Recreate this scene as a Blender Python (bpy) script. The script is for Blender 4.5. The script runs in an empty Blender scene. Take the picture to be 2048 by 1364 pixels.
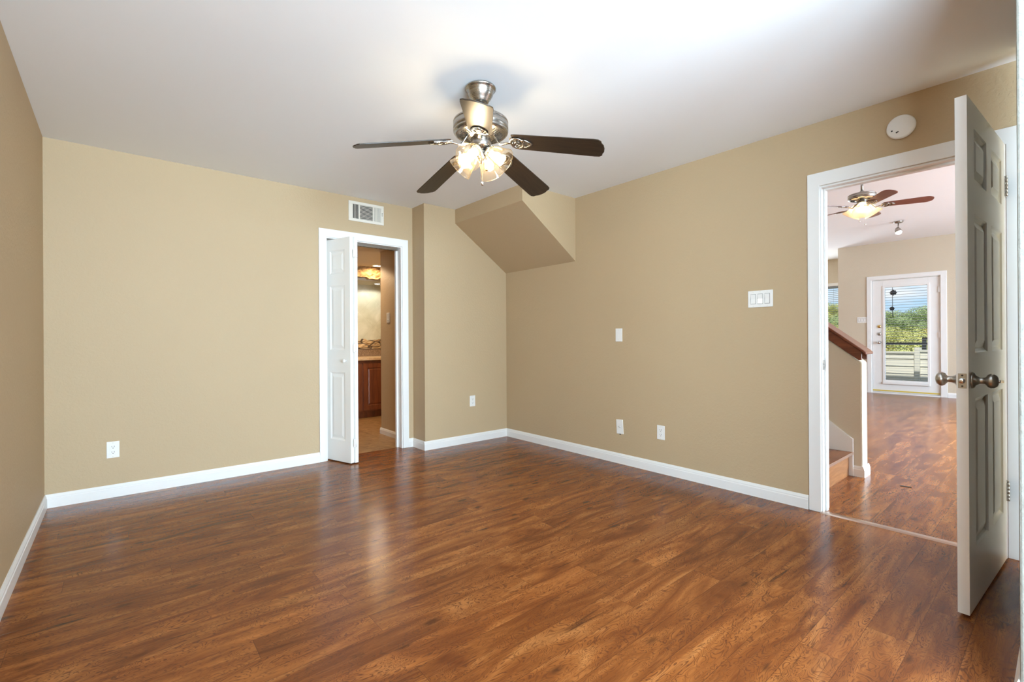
import bpy, math, random
from mathutils import Vector, Matrix

random.seed(7)
scene = bpy.context.scene
COL = scene.collection

# ------------------------------------------------------------------ camera
f_px, yaw, pitch, roll = 938.45, math.radians(40.101), math.radians(0.023), math.radians(-0.342)
F = Vector((math.sin(yaw) * math.cos(pitch), math.cos(yaw) * math.cos(pitch), math.sin(pitch)))
R0 = Vector((math.cos(yaw), -math.sin(yaw), 0))
U0 = R0.cross(F)
RT = R0 * math.cos(roll) + U0 * math.sin(roll)
UP = U0 * math.cos(roll) - R0 * math.sin(roll)
cam_data = bpy.data.cameras.new('camera')
cam = bpy.data.objects.new('camera', cam_data)
COL.objects.link(cam)
cam_data.sensor_fit = 'HORIZONTAL'
cam_data.sensor_width = 36
cam_data.lens = f_px * 36 / 2048
cam_data.shift_y = -4.27 / 2048
cam_data.clip_start = 0.02
cam_data.clip_end = 500
m = Matrix((RT, UP, -F)).transposed().to_4x4()
m.translation = Vector((0, 0, 1.1))
cam.matrix_world = m
scene.camera = cam

# ------------------------------------------------------------------ view + world + lights
scene.view_settings.view_transform = 'Standard'
scene.view_settings.look = 'None'
scene.view_settings.gamma = 1
scene.view_settings.exposure = 0.12
scene.view_settings.use_curve_mapping = False
scene.render.engine = 'CYCLES'
scene.cycles.max_bounces = 12
scene.cycles.diffuse_bounces = 8
scene.cycles.transparent_max_bounces = 16
scene.cycles.sample_clamp_indirect = 6
scene.cycles.caustics_reflective = False
scene.cycles.caustics_refractive = False
scene.cycles.use_denoising = True

SUN_POWER = 5.0
ROOM_WINDOW_W = 770
LIVING_FILL_W = 680
BULB_W = 74


def build_world():
    w = bpy.data.worlds.new('daylight sky')
    scene.world = w
    w.use_nodes = True
    nt = w.node_tree
    nt.nodes.clear()
    out = nt.nodes.new('ShaderNodeOutputWorld')
    bg = nt.nodes.new('ShaderNodeBackground')
    tc = nt.nodes.new('ShaderNodeTexCoord')
    sep = nt.nodes.new('ShaderNodeSeparateXYZ')
    nt.links.new(tc.outputs['Generated'], sep.inputs[0])
    ramp = nt.nodes.new('ShaderNodeValToRGB')
    e = ramp.color_ramp.elements
    e[0].position, e[0].color = 0.0, (0.62, 0.82, 0.97, 1)
    e[1].position, e[1].color = 0.45, (0.10, 0.30, 0.72, 1)
    k = e.new(0.12)
    k.color = (0.40, 0.68, 0.97, 1)
    nt.links.new(sep.outputs['Z'], ramp.inputs['Fac'])
    mp = nt.nodes.new('ShaderNodeMapping')
    mp.inputs['Scale'].default_value = (1, 1, 3.2)
    nt.links.new(tc.outputs['Generated'], mp.inputs[0])
    no = nt.nodes.new('ShaderNodeTexNoise')
    no.inputs['Scale'].default_value = 7.0
    no.inputs['Detail'].default_value = 7
    nt.links.new(mp.outputs[0], no.inputs['Vector'])
    cr = nt.nodes.new('ShaderNodeValToRGB')
    cr.color_ramp.elements[0].position = 0.50
    cr.color_ramp.elements[1].position = 0.66
    nt.links.new(no.outputs['Fac'], cr.inputs['Fac'])
    mix = nt.nodes.new('ShaderNodeMix')
    mix.data_type = 'RGBA'
    nt.links.new(cr.outputs['Color'], mix.inputs[0])
    nt.links.new(ramp.outputs['Color'], mix.inputs[6])
    mix.inputs[7].default_value = (0.95, 0.97, 1.0, 1)
    nt.links.new(mix.outputs[2], bg.inputs['Color'])
    bg.inputs['Strength'].default_value = 1.0
    nt.links.new(bg.outputs[0], out.inputs[0])


build_world()


def area(name, loc, direction, sx, sy, power, color):
    d = bpy.data.lights.new(name, 'AREA')
    d.shape = 'RECTANGLE'
    d.size, d.size_y = sx, sy
    d.energy = power
    d.color = color
    o = bpy.data.objects.new(name, d)
    COL.objects.link(o)
    o.location = loc
    o.rotation_euler = Vector(direction).to_track_quat('-Z', 'Y').to_euler()
    return o


sd = bpy.data.lights.new('sun', 'SUN')
sd.energy = SUN_POWER
sd.angle = math.radians(0.6)
sd.color = (1.0, 0.95, 0.86)
so = bpy.data.objects.new('sun', sd)
COL.objects.link(so)
so.rotation_euler = Vector((0.50, 0.14, -0.85)).to_track_quat('-Z', 'Y').to_euler()

# daylight at the windows; bedroom side and living side panels are added fill
area('window daylight bedroom', (0.95, -4.12, 1.42), (0, 1, 1.0), 2.3, 1.7, ROOM_WINDOW_W, (0.66, 0.85, 1.0))
area('added side fill bedroom', (-0.35, -1.75, 1.42), (1, 0.35, 0.45), 2.2, 1.6, ROOM_WINDOW_W * 0.53, (0.66, 0.85, 1.0))  # added at an unseen window to bring side light to the right wall
area('added side fill living', (7.6, -3.36, 1.55), (0, 1, -0.2), 4.6, 2.2, LIVING_FILL_W * 0.78, (0.66, 0.84, 1.0))  # fill at an unseen window, added to brighten the living room
sl_ = area('added floor fill living', (7.6, -3.34, 1.75), (-0.25, 1, -0.85), 4.6, 1.8, LIVING_FILL_W * 0.75, (0.68, 0.86, 1.0))  # second panel at the same opening, added to brighten the living floor
sl_.data.spread = math.radians(75)
area('window daylight living bay', (12.86, 4.95, 1.58), (-1, 0, 0.0), 1.5, 1.3, 125, (0.84, 0.93, 1.0))


# ------------------------------------------------------------------ mesh builder
class MB:
    def __init__(self):
        self.v, self.f, self.m, self.s = [], [], [], []

    def add(self, vs, fs, mi=0, M=None, smooth=False):
        b = len(self.v)
        for p in vs:
            p = Vector(p)
            self.v.append(tuple(M @ p if M is not None else p))
        for q in fs:
            self.f.append(tuple(b + i for i in q))
            self.m.append(mi)
            self.s.append(smooth)
        return self

    def box(self, x0, x1, y0, y1, z0, z1, mi=0, M=None):
        vs = [(x, y, z) for z in (z0, z1) for y in (y0, y1) for x in (x0, x1)]
        fs = [(0, 2, 3, 1), (4, 5, 7, 6), (0, 1, 5, 4), (2, 6, 7, 3), (0, 4, 6, 2), (1, 3, 7, 5)]
        return self.add(vs, fs, mi, M)

    def prism(self, poly, h0, h1, axis='z', mi=0, M=None):
        n = len(poly)

        def P(a, b, h):
            return {'z': (a, b, h), 'y': (a, h, b), 'x': (h, a, b)}[axis]
        vs = [P(a, b, h0) for a, b in poly] + [P(a, b, h1) for a, b in poly]
        fs = [tuple(range(n))[::-1], tuple(range(n, 2 * n))]
        fs += [(i, (i + 1) % n, n + (i + 1) % n, n + i) for i in range(n)]
        if axis == 'y':
            fs = [q[::-1] for q in fs]
        return self.add(vs, fs, mi, M)

    def lathe(self, prof, seg=32, M=None, mi=0, smooth=True):
        # prof: list of (r, z)
        vs, fs, rows = [], [], []
        for r, z in prof:
            if abs(r) < 1e-6:
                rows.append([len(vs)] * seg)
                vs.append((0, 0, z))
            else:
                s = len(vs)
                rows.append(list(range(s, s + seg)))
                vs += [(r * math.cos(2 * math.pi * i / seg), r * math.sin(2 * math.pi * i / seg), z) for i in range(seg)]
        for a, b in zip(rows, rows[1:]):
            for i in range(seg):
                j = (i + 1) % seg
                q = []
                for k in (a[i], a[j], b[j], b[i]):
                    if k not in q:
                        q.append(k)
                if len(q) > 2:
                    fs.append(tuple(q))
        return self.add(vs, fs, mi, M, smooth)

    def tube(self, pts, r, seg=10, mi=0, M=None, flat=1.0, closed=False, up=(0, 0, 1)):
        pts = [Vector(p) for p in pts]
        n = len(pts)
        vs, fs = [], []
        up = Vector(up)
        for i, p in enumerate(pts):
            if closed:
                t = pts[(i + 1) % n] - pts[i - 1]
            else:
                t = pts[min(i + 1, n - 1)] - pts[max(i - 1, 0)]
            t.normalize()
            a = t.cross(up)
            if a.length < 1e-3:
                a = t.cross(Vector((1, 0, 0)))
            a.normalize()
            b = a.cross(t)
            rr = r[i] if isinstance(r, (list, tuple)) else r
            for k in range(seg):
                c = 2 * math.pi * k / seg
                vs.append(p + a * (rr * math.cos(c)) + b * (rr * flat * math.sin(c)))
        m = n if closed else n - 1
        for i in range(m):
            for k in range(seg):
                l = (k + 1) % seg
                j = (i + 1) % n
                fs.append((i * seg + k, j * seg + k, j * seg + l, i * seg + l))
        if not closed:
            fs.append(tuple(range(seg)))
            fs.append(tuple(range((n - 1) * seg, n * seg))[::-1])
        return self.add(vs, fs, mi, M, True)

    def build(self, name, mats, parent=None, bevel=0.0, seg=2, loc=None):
        me = bpy.data.meshes.new(name)
        me.from_pydata(self.v, [], self.f)
        if not isinstance(mats, (list, tuple)):
            mats = [mats]
        for x in mats:
            me.materials.append(x)
        me.polygons.foreach_set('material_index', self.m)
        me.polygons.foreach_set('use_smooth', self.s)
        me.validate()
        me.update()
        o = bpy.data.objects.new(name, me)
        COL.objects.link(o)
        if parent is not None:
            o.parent = parent
        if loc is not None:
            o.location = loc
        if bevel > 0:
            b = o.modifiers.new('bevel', 'BEVEL')
            b.width = bevel
            b.segments = seg
            b.limit_method = 'ANGLE'
            b.angle_limit = math.radians(40)
            b.harden_normals = False
        return o


def tag(o, label, cat, group=None, kind=None):
    o['label'] = label
    o['category'] = cat
    if group:
        o['group'] = group
    if kind:
        o['kind'] = kind
    return o


def thing(name, label, cat, loc=(0, 0, 0), rz=0.0, group=None, kind=None):
    o = bpy.data.objects.new(name, None)
    COL.objects.link(o)
    o.empty_display_size = 0.05
    o.location = loc
    o.rotation_euler = (0, 0, rz)
    return tag(o, label, cat, group, kind)


def struct(mb, name, mats, label, cat, bevel=0.0):
    return tag(mb.build(name, mats, None, bevel), label, cat, None, 'structure')


# ------------------------------------------------------------------ materials
class NT:
    """tiny helper around a material's node tree"""

    def __init__(self, name):
        self.mat = bpy.data.materials.new(name)
        self.mat.use_nodes = True
        self.t = self.mat.node_tree
        self.p = self.t.nodes['Principled BSDF']
        self.out = self.t.nodes['Material Output']

    def n(self, typ, **kw):
        x = self.t.nodes.new(typ)
        for k, v in kw.items():
            setattr(x, k, v)
        return x

    def l(self, a, b):
        self.t.links.new(a, b)

    def math(self, op, a, b=None, c=None):
        x = self.n('ShaderNodeMath', operation=op)
        for i, q in enumerate((a, b, c)):
            if q is None:
                continue
            if isinstance(q, (int, float)):
                x.inputs[i].default_value = q
            else:
                self.l(q, x.inputs[i])
        return x.outputs[0]

    def mix(self, fac, a, b, blend='MIX'):
        x = self.n('ShaderNodeMix')
        x.data_type = 'RGBA'
        x.blend_type = blend
        for s, q in ((0, fac), (6, a), (7, b)):
            if isinstance(q, (int, float)):
                x.inputs[s].default_value = q
            elif isinstance(q, tuple):
                x.inputs[s].default_value = q if len(q) == 4 else q + (1,)
            else:
                self.l(q, x.inputs[s])
        return x.outputs[2]

    def ramp(self, fac, stops):
        x = self.n('ShaderNodeValToRGB')
        e = x.color_ramp.elements
        e[0].position, e[0].color = stops[0][0], stops[0][1] + (1,)
        e[1].position, e[1].color = stops[-1][0], stops[-1][1] + (1,)
        for p, c in stops[1:-1]:
            e.new(p).color = c + (1,)
        self.l(fac, x.inputs[0])
        return x.outputs[0]

    def noise(self, vec, scale, detail=2, rough=0.5, dist=0.0):
        x = self.n('ShaderNodeTexNoise')
        x.inputs['Scale'].default_value = scale
        x.inputs['Detail'].default_value = detail
        x.inputs['Roughness'].default_value = rough
        x.inputs['Distortion'].default_value = dist
        if vec is not None:
            self.l(vec, x.inputs['Vector'])
        return x.outputs['Fac']

    def comb(self, x, y, z=0.0):
        c = self.n('ShaderNodeCombineXYZ')
        for i, q in enumerate((x, y, z)):
            if isinstance(q, (int, float)):
                c.inputs[i].default_value = q
            else:
                self.l(q, c.inputs[i])
        return c.outputs[0]

    def coord(self, which='Object'):
        return self.n('ShaderNodeTexCoord').outputs[which]

    def bump(self, h, strength, dist):
        b = self.n('ShaderNodeBump')
        b.inputs['Strength'].default_value = strength
        b.inputs['Distance'].default_value = dist
        self.l(h, b.inputs['Height'])
        self.l(b.outputs[0], self.p.inputs['Normal'])

    def set(self, **kw):
        for k, v in kw.items():
            s = self.p.inputs[k.replace('_', ' ')]
            if isinstance(v, tuple) and len(v) == 3:
                v = v + (1,)
            s.default_value = v


def plain(name, col, rough=0.5, metal=0.0, var=0.04, vscale=6.0, spec=None, bump=0.0):
    t = NT(name)
    t.set(Roughness=rough, Metallic=metal)
    if spec is not None:
        t.p.inputs['Specular IOR Level'].default_value = spec
    n = t.noise(t.coord(), vscale, 4)
    lo = tuple(c * (1 - var) for c in col)
    hi = tuple(min(1, c * (1 + var)) for c in col)
    t.l(t.mix(n, lo, hi), t.p.inputs['Base Color'])
    if bump:
        t.bump(t.noise(t.coord(), 60, 3), 0.3, bump)
    return t.mat


def paint_wall(name, col, dist=0.0016):
    t = NT(name)
    t.set(Roughness=0.62)
    t.p.inputs['Specular IOR Level'].default_value = 0.35
    c = t.coord()
    big = t.noise(c, 1.3, 3)
    t.l(t.mix(big, tuple(x * 0.97 for x in col), tuple(x * 1.03 for x in col)), t.p.inputs['Base Color'])
    a = t.noise(c, 55, 3, 0.55, 0.4)
    r = t.ramp(a, [(0.42, (0, 0, 0)), (0.62, (1, 1, 1))])
    b = t.noise(c, 16, 2, 0.5, 0.3)
    h = t.math('ADD', t.math('MULTIPLY', r, 0.7), t.math('MULTIPLY', b, 0.6))
    t.bump(h, 0.45, dist)
    return t.mat


def laminate():
    t = NT('hickory laminate planks')
    c = t.coord()
    s = t.n('ShaderNodeSeparateXYZ')
    t.l(c, s.inputs[0])
    X, Y = s.outputs[0], s.outputs[1]
    W, L = 0.1305, 1.21
    yy = t.math('DIVIDE', t.math('SUBTRACT', Y, 0.238), W)
    row = t.math('FLOOR', yy)
    fy = t.math('SUBTRACT', yy, row)
    wn = t.n('ShaderNodeTexWhiteNoise', noise_dimensions='2D')
    t.l(t.comb(row, 3.3), wn.inputs['Vector'])
    xx = t.math('ADD', t.math('DIVIDE', X, L), wn.outputs['Value'])
    pl = t.math('FLOOR', xx)
    fx = t.math('SUBTRACT', xx, pl)
    wh = t.n('ShaderNodeTexWhiteNoise', noise_dimensions='2D')
    t.l(t.comb(row, pl), wh.inputs['Vector'])
    h = wh.outputs['Value']
    hs = t.n('ShaderNodeSeparateColor')
    t.l(wh.outputs['Color'], hs.inputs[0])
    h2 = hs.outputs[1]
    # per plank shifted grain space
    gx = t.math('ADD', X, t.math('MULTIPLY', h, 37.0))
    gy = t.math('ADD', Y, t.math('MULTIPLY', h2, 11.0))

    def gv(ax, ay, z):
        return t.comb(t.math('MULTIPLY', gx, ax), t.math('MULTIPLY', gy, ay), z)
    # wide tonal figure inside each plank
    n3 = t.noise(gv(1.7, 8.5, h2), 1.0, 3.5, 0.55, 1.6)
    base = t.ramp(n3, [(0.25, (0.098, 0.024, 0.007)), (0.42, (0.172, 0.050, 0.012)), (0.56, (0.245, 0.080, 0.019)), (0.76, (0.35, 0.138, 0.038))])
    tone = t.ramp(h, [(0.0, (0.86, 0.84, 0.84)), (0.5, (0.98, 0.97, 0.96)), (1.0, (1.10, 1.08, 1.04))])
    col = t.mix(1.0, base, tone, 'MULTIPLY')
    # cathedral grain: thin dark contour lines of a warped field
    n1 = t.noise(gv(6.0, 19.0, h), 1.0, 2.4, 0.5, 1.3)
    r1 = t.math('SINE', t.math('MULTIPLY', n1, 92.0))
    rings = t.ramp(t.math('ADD', t.math('MULTIPLY', r1, 0.5), 0.5), [(0.62, (0, 0, 0)), (0.86, (0.5, 0.5, 0.5)), (1.0, (1, 1, 1))])
    mask = t.ramp(t.noise(gv(2.6, 9.0, 4.0), 1.0, 2), [(0.34, (0.40, 0.40, 0.40)), (0.54, (1, 1, 1))])
    rm = t.math('MULTIPLY', rings, mask)
    col = t.mix(t.math('MULTIPLY', rm, 0.88), col, (0.085, 0.026, 0.010))
    # straight pores and fine streaks
    n2 = t.noise(gv(3.5, 120.0, h), 1.0, 3, 0.6, 0.3)
    st = t.ramp(n2, [(0.36, (1, 1, 1)), (0.50, (0, 0, 0))])
    col = t.mix(t.math('MULTIPLY', st, 0.16), col, (0.105, 0.034, 0.012))
    hl = t.ramp(n2, [(0.56, (0, 0, 0)), (0.72, (1, 1, 1))])
    col = t.mix(t.math('MULTIPLY', hl, 0.05), col, (0.60, 0.30, 0.11))
    # mineral streaks and cracks
    n4 = t.noise(gv(2.6, 36.0, h2), 1.0, 4, 0.6, 0.8)
    dk = t.ramp(n4, [(0.27, (1, 1, 1)), (0.36, (0, 0, 0))])
    col = t.mix(t.math('MULTIPLY', dk, 0.80), col, (0.040, 0.014, 0.007))
    # knots
    vo = t.n('ShaderNodeTexVoronoi')
    vo.inputs['Scale'].default_value = 1.0
    t.l(gv(3.4, 8.0, h), vo.inputs['Vector'])
    kn = t.ramp(t.math('ADD', vo.outputs['Distance'], t.math('MULTIPLY', t.math('SUBTRACT', n4, 0.5), 0.2)), [(0.05, (1, 1, 1)), (0.15, (0, 0, 0))])
    col = t.mix(t.math('MULTIPLY', kn, 0.72), col, (0.045, 0.014, 0.006))
    # seams
    dy = t.math('MULTIPLY', t.math('MINIMUM', fy, t.math('SUBTRACT', 1.0, fy)), W)
    dx = t.math('MULTIPLY', t.math('MINIMUM', fx, t.math('SUBTRACT', 1.0, fx)), L)
    d = t.math('MINIMUM', dy, dx)
    seam = t.ramp(t.math('MULTIPLY', d, 400.0), [(0.15, (1, 1, 1)), (0.60, (0, 0, 0))])
    col = t.mix(t.math('MULTIPLY', seam, 0.62), col, (0.05, 0.018, 0.008))
    t.l(col, t.p.inputs['Base Color'])
    ro = t.math('ADD', 0.19, t.math('MULTIPLY', n2, 0.08))
    t.l(ro, t.p.inputs['Roughness'])
    t.p.inputs['Specular IOR Level'].default_value = 0.22
    hh = t.math('SUBTRACT', t.math('MULTIPLY', t.math('SUBTRACT', 1.0, rm), 0.25), t.math('MULTIPLY', seam, 1.0))
    hh = t.math('ADD', hh, t.math('MULTIPLY', n4, 0.4))
    t.bump(hh, 0.15, 0.0010)
    return t.mat


def travertine(name, a, b, scale, tile=None, rough=0.35):
    t = NT(name)
    c = t.coord()
    n = t.noise(c, scale, 6, 0.6, 1.2)
    col = t.ramp(n, [(0.3, a), (0.7, b)])
    if tile:
        br = t.n('ShaderNodeTexBrick')
        br.offset = 0.0
        br.inputs['Scale'].default_value = 1.0
        br.inputs['Brick Width'].default_value = tile
        br.inputs['Row Height'].default_value = tile
        br.inputs['Mortar Size'].default_value = 0.004
        br.inputs['Color1'].default_value = (1, 1, 1, 1)
        br.inputs['Color2'].default_value = (0.86, 0.84, 0.8, 1)
        br.inputs['Mortar'].default_value = (0.55, 0.5, 0.42, 1)
        mp = t.n('ShaderNodeMapping')
        t.l(c, mp.inputs[0])
        t.l(mp.outputs[0], br.inputs['Vector'])
        t.tile_map = mp
        col = t.mix(1.0, col, br.outputs['Color'], 'MULTIPLY')
    t.l(col, t.p.inputs['Base Color'])
    t.set(Roughness=rough)
    t.bump(n, 0.2, 0.002)
    if tile:
        return t.mat, t.tile_map
    return t.mat


def wood(name, a, b, rough=0.35, stretch=(1, 12, 12), scale=3.0):
    t = NT(name)
    mp = t.n('ShaderNodeMapping')
    mp.inputs['Scale'].default_value = stretch
    t.l(t.coord(), mp.inputs[0])
    n = t.noise(mp.outputs[0], scale, 5, 0.6, 0.8)
    t.l(t.ramp(n, [(0.3, a), (0.7, b)]), t.p.inputs['Base Color'])
    t.set(Roughness=rough)
    t.bump(n, 0.15, 0.001)
    return t.mat


def brushed(name, col, rough=0.28):
    t = NT(name)
    t.set(Metallic=1.0, Roughness=rough)
    mp = t.n('ShaderNodeMapping')
    mp.inputs['Scale'].default_value = (4, 4, 160)
    t.l(t.coord(), mp.inputs[0])
    n = t.noise(mp.outputs[0], 1.5, 3)
    t.l(t.mix(n, tuple(c * 0.86 for c in col), col), t.p.inputs['Base Color'])
    t.l(t.math('ADD', rough - 0.06, t.math('MULTIPLY', n, 0.12)), t.p.inputs['Roughness'])
    return t.mat


def thin_glass(name, tint=(1, 1, 1), gloss=0.12, diff=0.0, dcol=(1, 1, 1), ribs=False):
    t = NT(name)
    tr = t.n('ShaderNodeBsdfTransparent')
    tr.inputs[0].default_value = tint + (1,)
    gl = t.n('ShaderNodeBsdfGlossy')
    gl.inputs['Roughness'].default_value = 0.06
    lw = t.n('ShaderNodeLayerWeight')
    lw.inputs[0].default_value = 0.35
    fac = t.math('MINIMUM', t.math('ADD', t.math('MULTIPLY', lw.outputs['Facing'], 0.55), gloss), 0.9)
    m1 = t.n('ShaderNodeMixShader')
    t.l(fac, m1.inputs[0])
    t.l(tr.outputs[0], m1.inputs[1])
    t.l(gl.outputs[0], m1.inputs[2])
    last = m1
    if diff > 0:
        df = t.n('ShaderNodeBsdfTranslucent')
        df.inputs[0].default_value = dcol + (1,)
        dd = t.n('ShaderNodeBsdfDiffuse')
        dd.inputs[0].default_value = dcol + (1,)
        ms = t.n('ShaderNodeMixShader')
        ms.inputs[0].default_value = 0.4
        t.l(df.outputs[0], ms.inputs[1])
        t.l(dd.outputs[0], ms.inputs[2])
        m2 = t.n('ShaderNodeMixShader')
        if ribs:
            w = t.n('ShaderNodeTexNoise')
            w.inputs['Scale'].default_value = 70
            t.l(t.coord(), w.inputs['Vector'])
            t.l(t.math('MULTIPLY', w.outputs['Fac'], diff * 2.0), m2.inputs[0])
        else:
            m2.inputs[0].default_value = diff
        t.l(m1.outputs[0], m2.inputs[1])
        t.l(ms.outputs[0], m2.inputs[2])
        last = m2
    t.l(last.outputs[0], t.out.inputs['Surface'])
    return t.mat


def emit(name, col, strength):
    t = NT(name)
    t.set(Base_Color=(0.9, 0.9, 0.9))
    t.p.inputs['Emission Color'].default_value = col + (1,)
    t.p.inputs['Emission Strength'].default_value = strength
    return t.mat


WALL_C = (0.470, 0.352, 0.214)
MW = paint_wall('beige orange peel wall paint', WALL_C)
MWL = paint_wall('light beige living room wall paint', (0.60, 0.52, 0.40))
MWB = paint_wall('tan bathroom wall paint', (0.52, 0.38, 0.22))
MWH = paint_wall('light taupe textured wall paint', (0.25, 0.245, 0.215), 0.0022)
MVS = plain('pale cream soffit paint', (0.60, 0.60, 0.50), 0.7, var=0.01)
MC = plain('flat white ceiling paint', (0.87, 0.905, 0.94), 0.8, var=0.015, vscale=1.5, spec=0.2)
MT = plain('white semi gloss trim paint', (0.80, 0.795, 0.775), 0.32, var=0.02)
MD = plain('off white door paint', (0.83, 0.82, 0.79), 0.34, var=0.02)
MF = laminate()
MTILE, _ = travertine('travertine floor tile', (0.22, 0.11, 0.035), (0.50, 0.31, 0.14), 9.0, 0.45, 0.3)


def diamond_tile():
    t = NT('cream travertine diamond wall tile')
    c = t.coord()
    n = t.noise(c, 2.6, 6, 0.6, 1.4)
    col = t.ramp(n, [(0.3, (0.44, 0.43, 0.29)), (0.7, (0.68, 0.68, 0.55))])
    s_ = t.n('ShaderNodeSeparateXYZ')
    t.l(c, s_.inputs[0])
    u = t.math('MULTIPLY', t.math('ADD', s_.outputs[0], s_.outputs[2]), 2.3)
    v = t.math('MULTIPLY', t.math('SUBTRACT', s_.outputs[0], s_.outputs[2]), 2.3)
    fu = t.math('FRACT', u)
    fv = t.math('FRACT', v)
    wn = t.n('ShaderNodeTexWhiteNoise', noise_dimensions='2D')
    t.l(t.comb(t.math('FLOOR', u), t.math('FLOOR', v)), wn.inputs['Vector'])
    col = t.mix(t.math('MULTIPLY', wn.outputs['Value'], 0.18), col, (0.42, 0.40, 0.26))
    e = t.math('MINIMUM', t.math('MINIMUM', fu, t.math('SUBTRACT', 1.0, fu)), t.math('MINIMUM', fv, t.math('SUBTRACT', 1.0, fv)))
    g = t.math('LESS_THAN', e, 0.006)
    col = t.mix(t.math('MULTIPLY', g, 0.4), col, (0.36, 0.34, 0.24))
    t.l(col, t.p.inputs['Base Color'])
    t.set(Roughness=0.3)
    return t.mat


def stacked_stone():
    t = NT('stacked fieldstone')
    mp = t.n('ShaderNodeMapping')
    mp.inputs['Scale'].default_value = (6.0, 3.0, 14.0)
    t.l(t.coord(), mp.inputs[0])
    ve = t.n('ShaderNodeTexVoronoi', feature='DISTANCE_TO_EDGE')
    vc = t.n('ShaderNodeTexVoronoi')
    for q in (ve, vc):
        q.inputs['Scale'].default_value = 1.0
        t.l(mp.outputs[0], q.inputs['Vector'])
    sc = t.n('ShaderNodeSeparateColor')
    t.l(vc.outputs['Color'], sc.inputs[0])
    col = t.ramp(sc.outputs[0], [(0.1, (0.30, 0.19, 0.08)), (0.9, (0.62, 0.45, 0.24))])
    col = t.mix(t.math('MULTIPLY', t.noise(t.coord(), 30, 4), 0.4), col, (0.25, 0.16, 0.08))
    e = t.ramp(ve.outputs['Distance'], [(0.03, (1, 1, 1)), (0.11, (0, 0, 0))])
    col = t.mix(e, col, (0.07, 0.045, 0.025))
    t.l(col, t.p.inputs['Base Color'])
    t.set(Roughness=0.7)
    t.bump(ve.outputs['Distance'], 0.6, 0.02)
    return t.mat


MFIELD = stacked_stone()
MTW = diamond_tile()
MCB = plain('cream bathroom ceiling paint', (0.72, 0.66, 0.56), 0.8, var=0.01)
MSTONE = travertine('rough chiselled stone', (0.16, 0.09, 0.035), (0.62, 0.44, 0.22), 14.0, None, 0.7)
MGRAN = travertine('speckled brown granite', (0.10, 0.06, 0.035), (0.42, 0.30, 0.20), 90.0, None, 0.25)
MCOUNT = travertine('honed tan stone counter', (0.50, 0.34, 0.18), (0.70, 0.52, 0.32), 20.0, None, 0.3)
MCAB = wood('cherry stained cabinet wood', (0.10, 0.024, 0.008), (0.21, 0.060, 0.018), 0.35, (8, 8, 1))
MRAIL = wood('red brown stained handrail wood', (0.10, 0.026, 0.012), (0.20, 0.055, 0.024), 0.16, (10, 1, 10))
MBLADE = wood('espresso fan blade laminate', (0.020, 0.013, 0.008), (0.045, 0.028, 0.016), 0.36, (1, 14, 14), 5.0)
MBLADE.node_tree.nodes['Principled BSDF'].inputs['Specular IOR Level'].default_value = 0.28
MBLADE2 = wood('mahogany fan blade laminate', (0.16, 0.06, 0.045), (0.26, 0.11, 0.085), 0.28, (1, 14, 14), 5.0)
MNI = brushed('brushed nickel', (0.45, 0.425, 0.39), 0.27)
MNIP = brushed('satin pewter', (0.50, 0.47, 0.43), 0.30)
MBRASS = brushed('polished brass', (0.80, 0.58, 0.22), 0.2)
MCHR = plain('polished chrome', (0.75, 0.75, 0.76), 0.12, 1.0)
MPL = plain('white plastic', (0.80, 0.79, 0.76), 0.35, var=0.01)
MVENT = plain('cream painted vent metal', (0.74, 0.73, 0.65), 0.4, var=0.01)
MPLI = plain('ivory plastic', (0.72, 0.68, 0.60), 0.4, var=0.01)
MBLK = plain('black void', (0.012, 0.011, 0.01), 0.6)
MDK = plain('dark gap', (0.05, 0.048, 0.045), 0.7)
MSHADE = thin_glass('clear ribbed shade glass', (1.0, 0.95, 0.86), 0.05, 0.045, (1.0, 0.80, 0.50), True)
MALAB = thin_glass('alabaster shade glass', (1.0, 0.9, 0.75), 0.05, 0.85, (1.0, 0.86, 0.62))
MPANE = thin_glass('window pane', (0.97, 0.99, 1.0), 0.02)
MBULB = emit('lit warm bulb', (1.0, 0.80, 0.54), BULB_W)
MBULB2 = emit('lit bulb living room', (1.0, 0.80, 0.54), 20)
MSPOT = emit('lit spot bulb', (1.0, 0.97, 0.92), 25)
MCAN = emit('lit recessed lamp', (1.0, 0.72, 0.42), 38)
MNL = emit('lit switch locator', (1.0, 0.95, 0.75), 1.1)
MTHR = brushed('scratched copper threshold metal', (0.62, 0.48, 0.40), 0.3)
MBLIND = plain('white blind shaded in colour', (0.30, 0.34, 0.38), 0.45, var=0.01)  # white slats; their backlit shade is put into this grey colour
MSIDE = plain('pale painted siding', (0.74, 0.72, 0.62), 0.6, var=0.05)
MRLG = plain('black painted metal', (0.02, 0.022, 0.03), 0.45)
MTAPE = plain('yellow weatherstrip', (0.62, 0.46, 0.08), 0.5)
MGRND = plain('green hillside scrub', (0.30, 0.34, 0.08), 0.9, var=0.4, vscale=0.8)
MTRUNK = plain('grey bark', (0.14, 0.10, 0.07), 0.9, var=0.3, vscale=12)


def leafmat(name, a, b):
    t = NT(name)
    oi = t.n('ShaderNodeObjectInfo')
    n = t.noise(t.coord(), 1.6, 3)
    col = t.ramp(n, [(0.3, a), (0.7, b)])
    t.l(col, t.p.inputs['Base Color'])
    t.set(Roughness=0.6)
    t.p.inputs['Transmission Weight'].default_value = 0.0
    return t.mat


MRISER = wood('laminate stair riser wood', (0.15, 0.055, 0.02), (0.30, 0.13, 0.05), 0.3, (2, 10, 26), 3.0)

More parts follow.
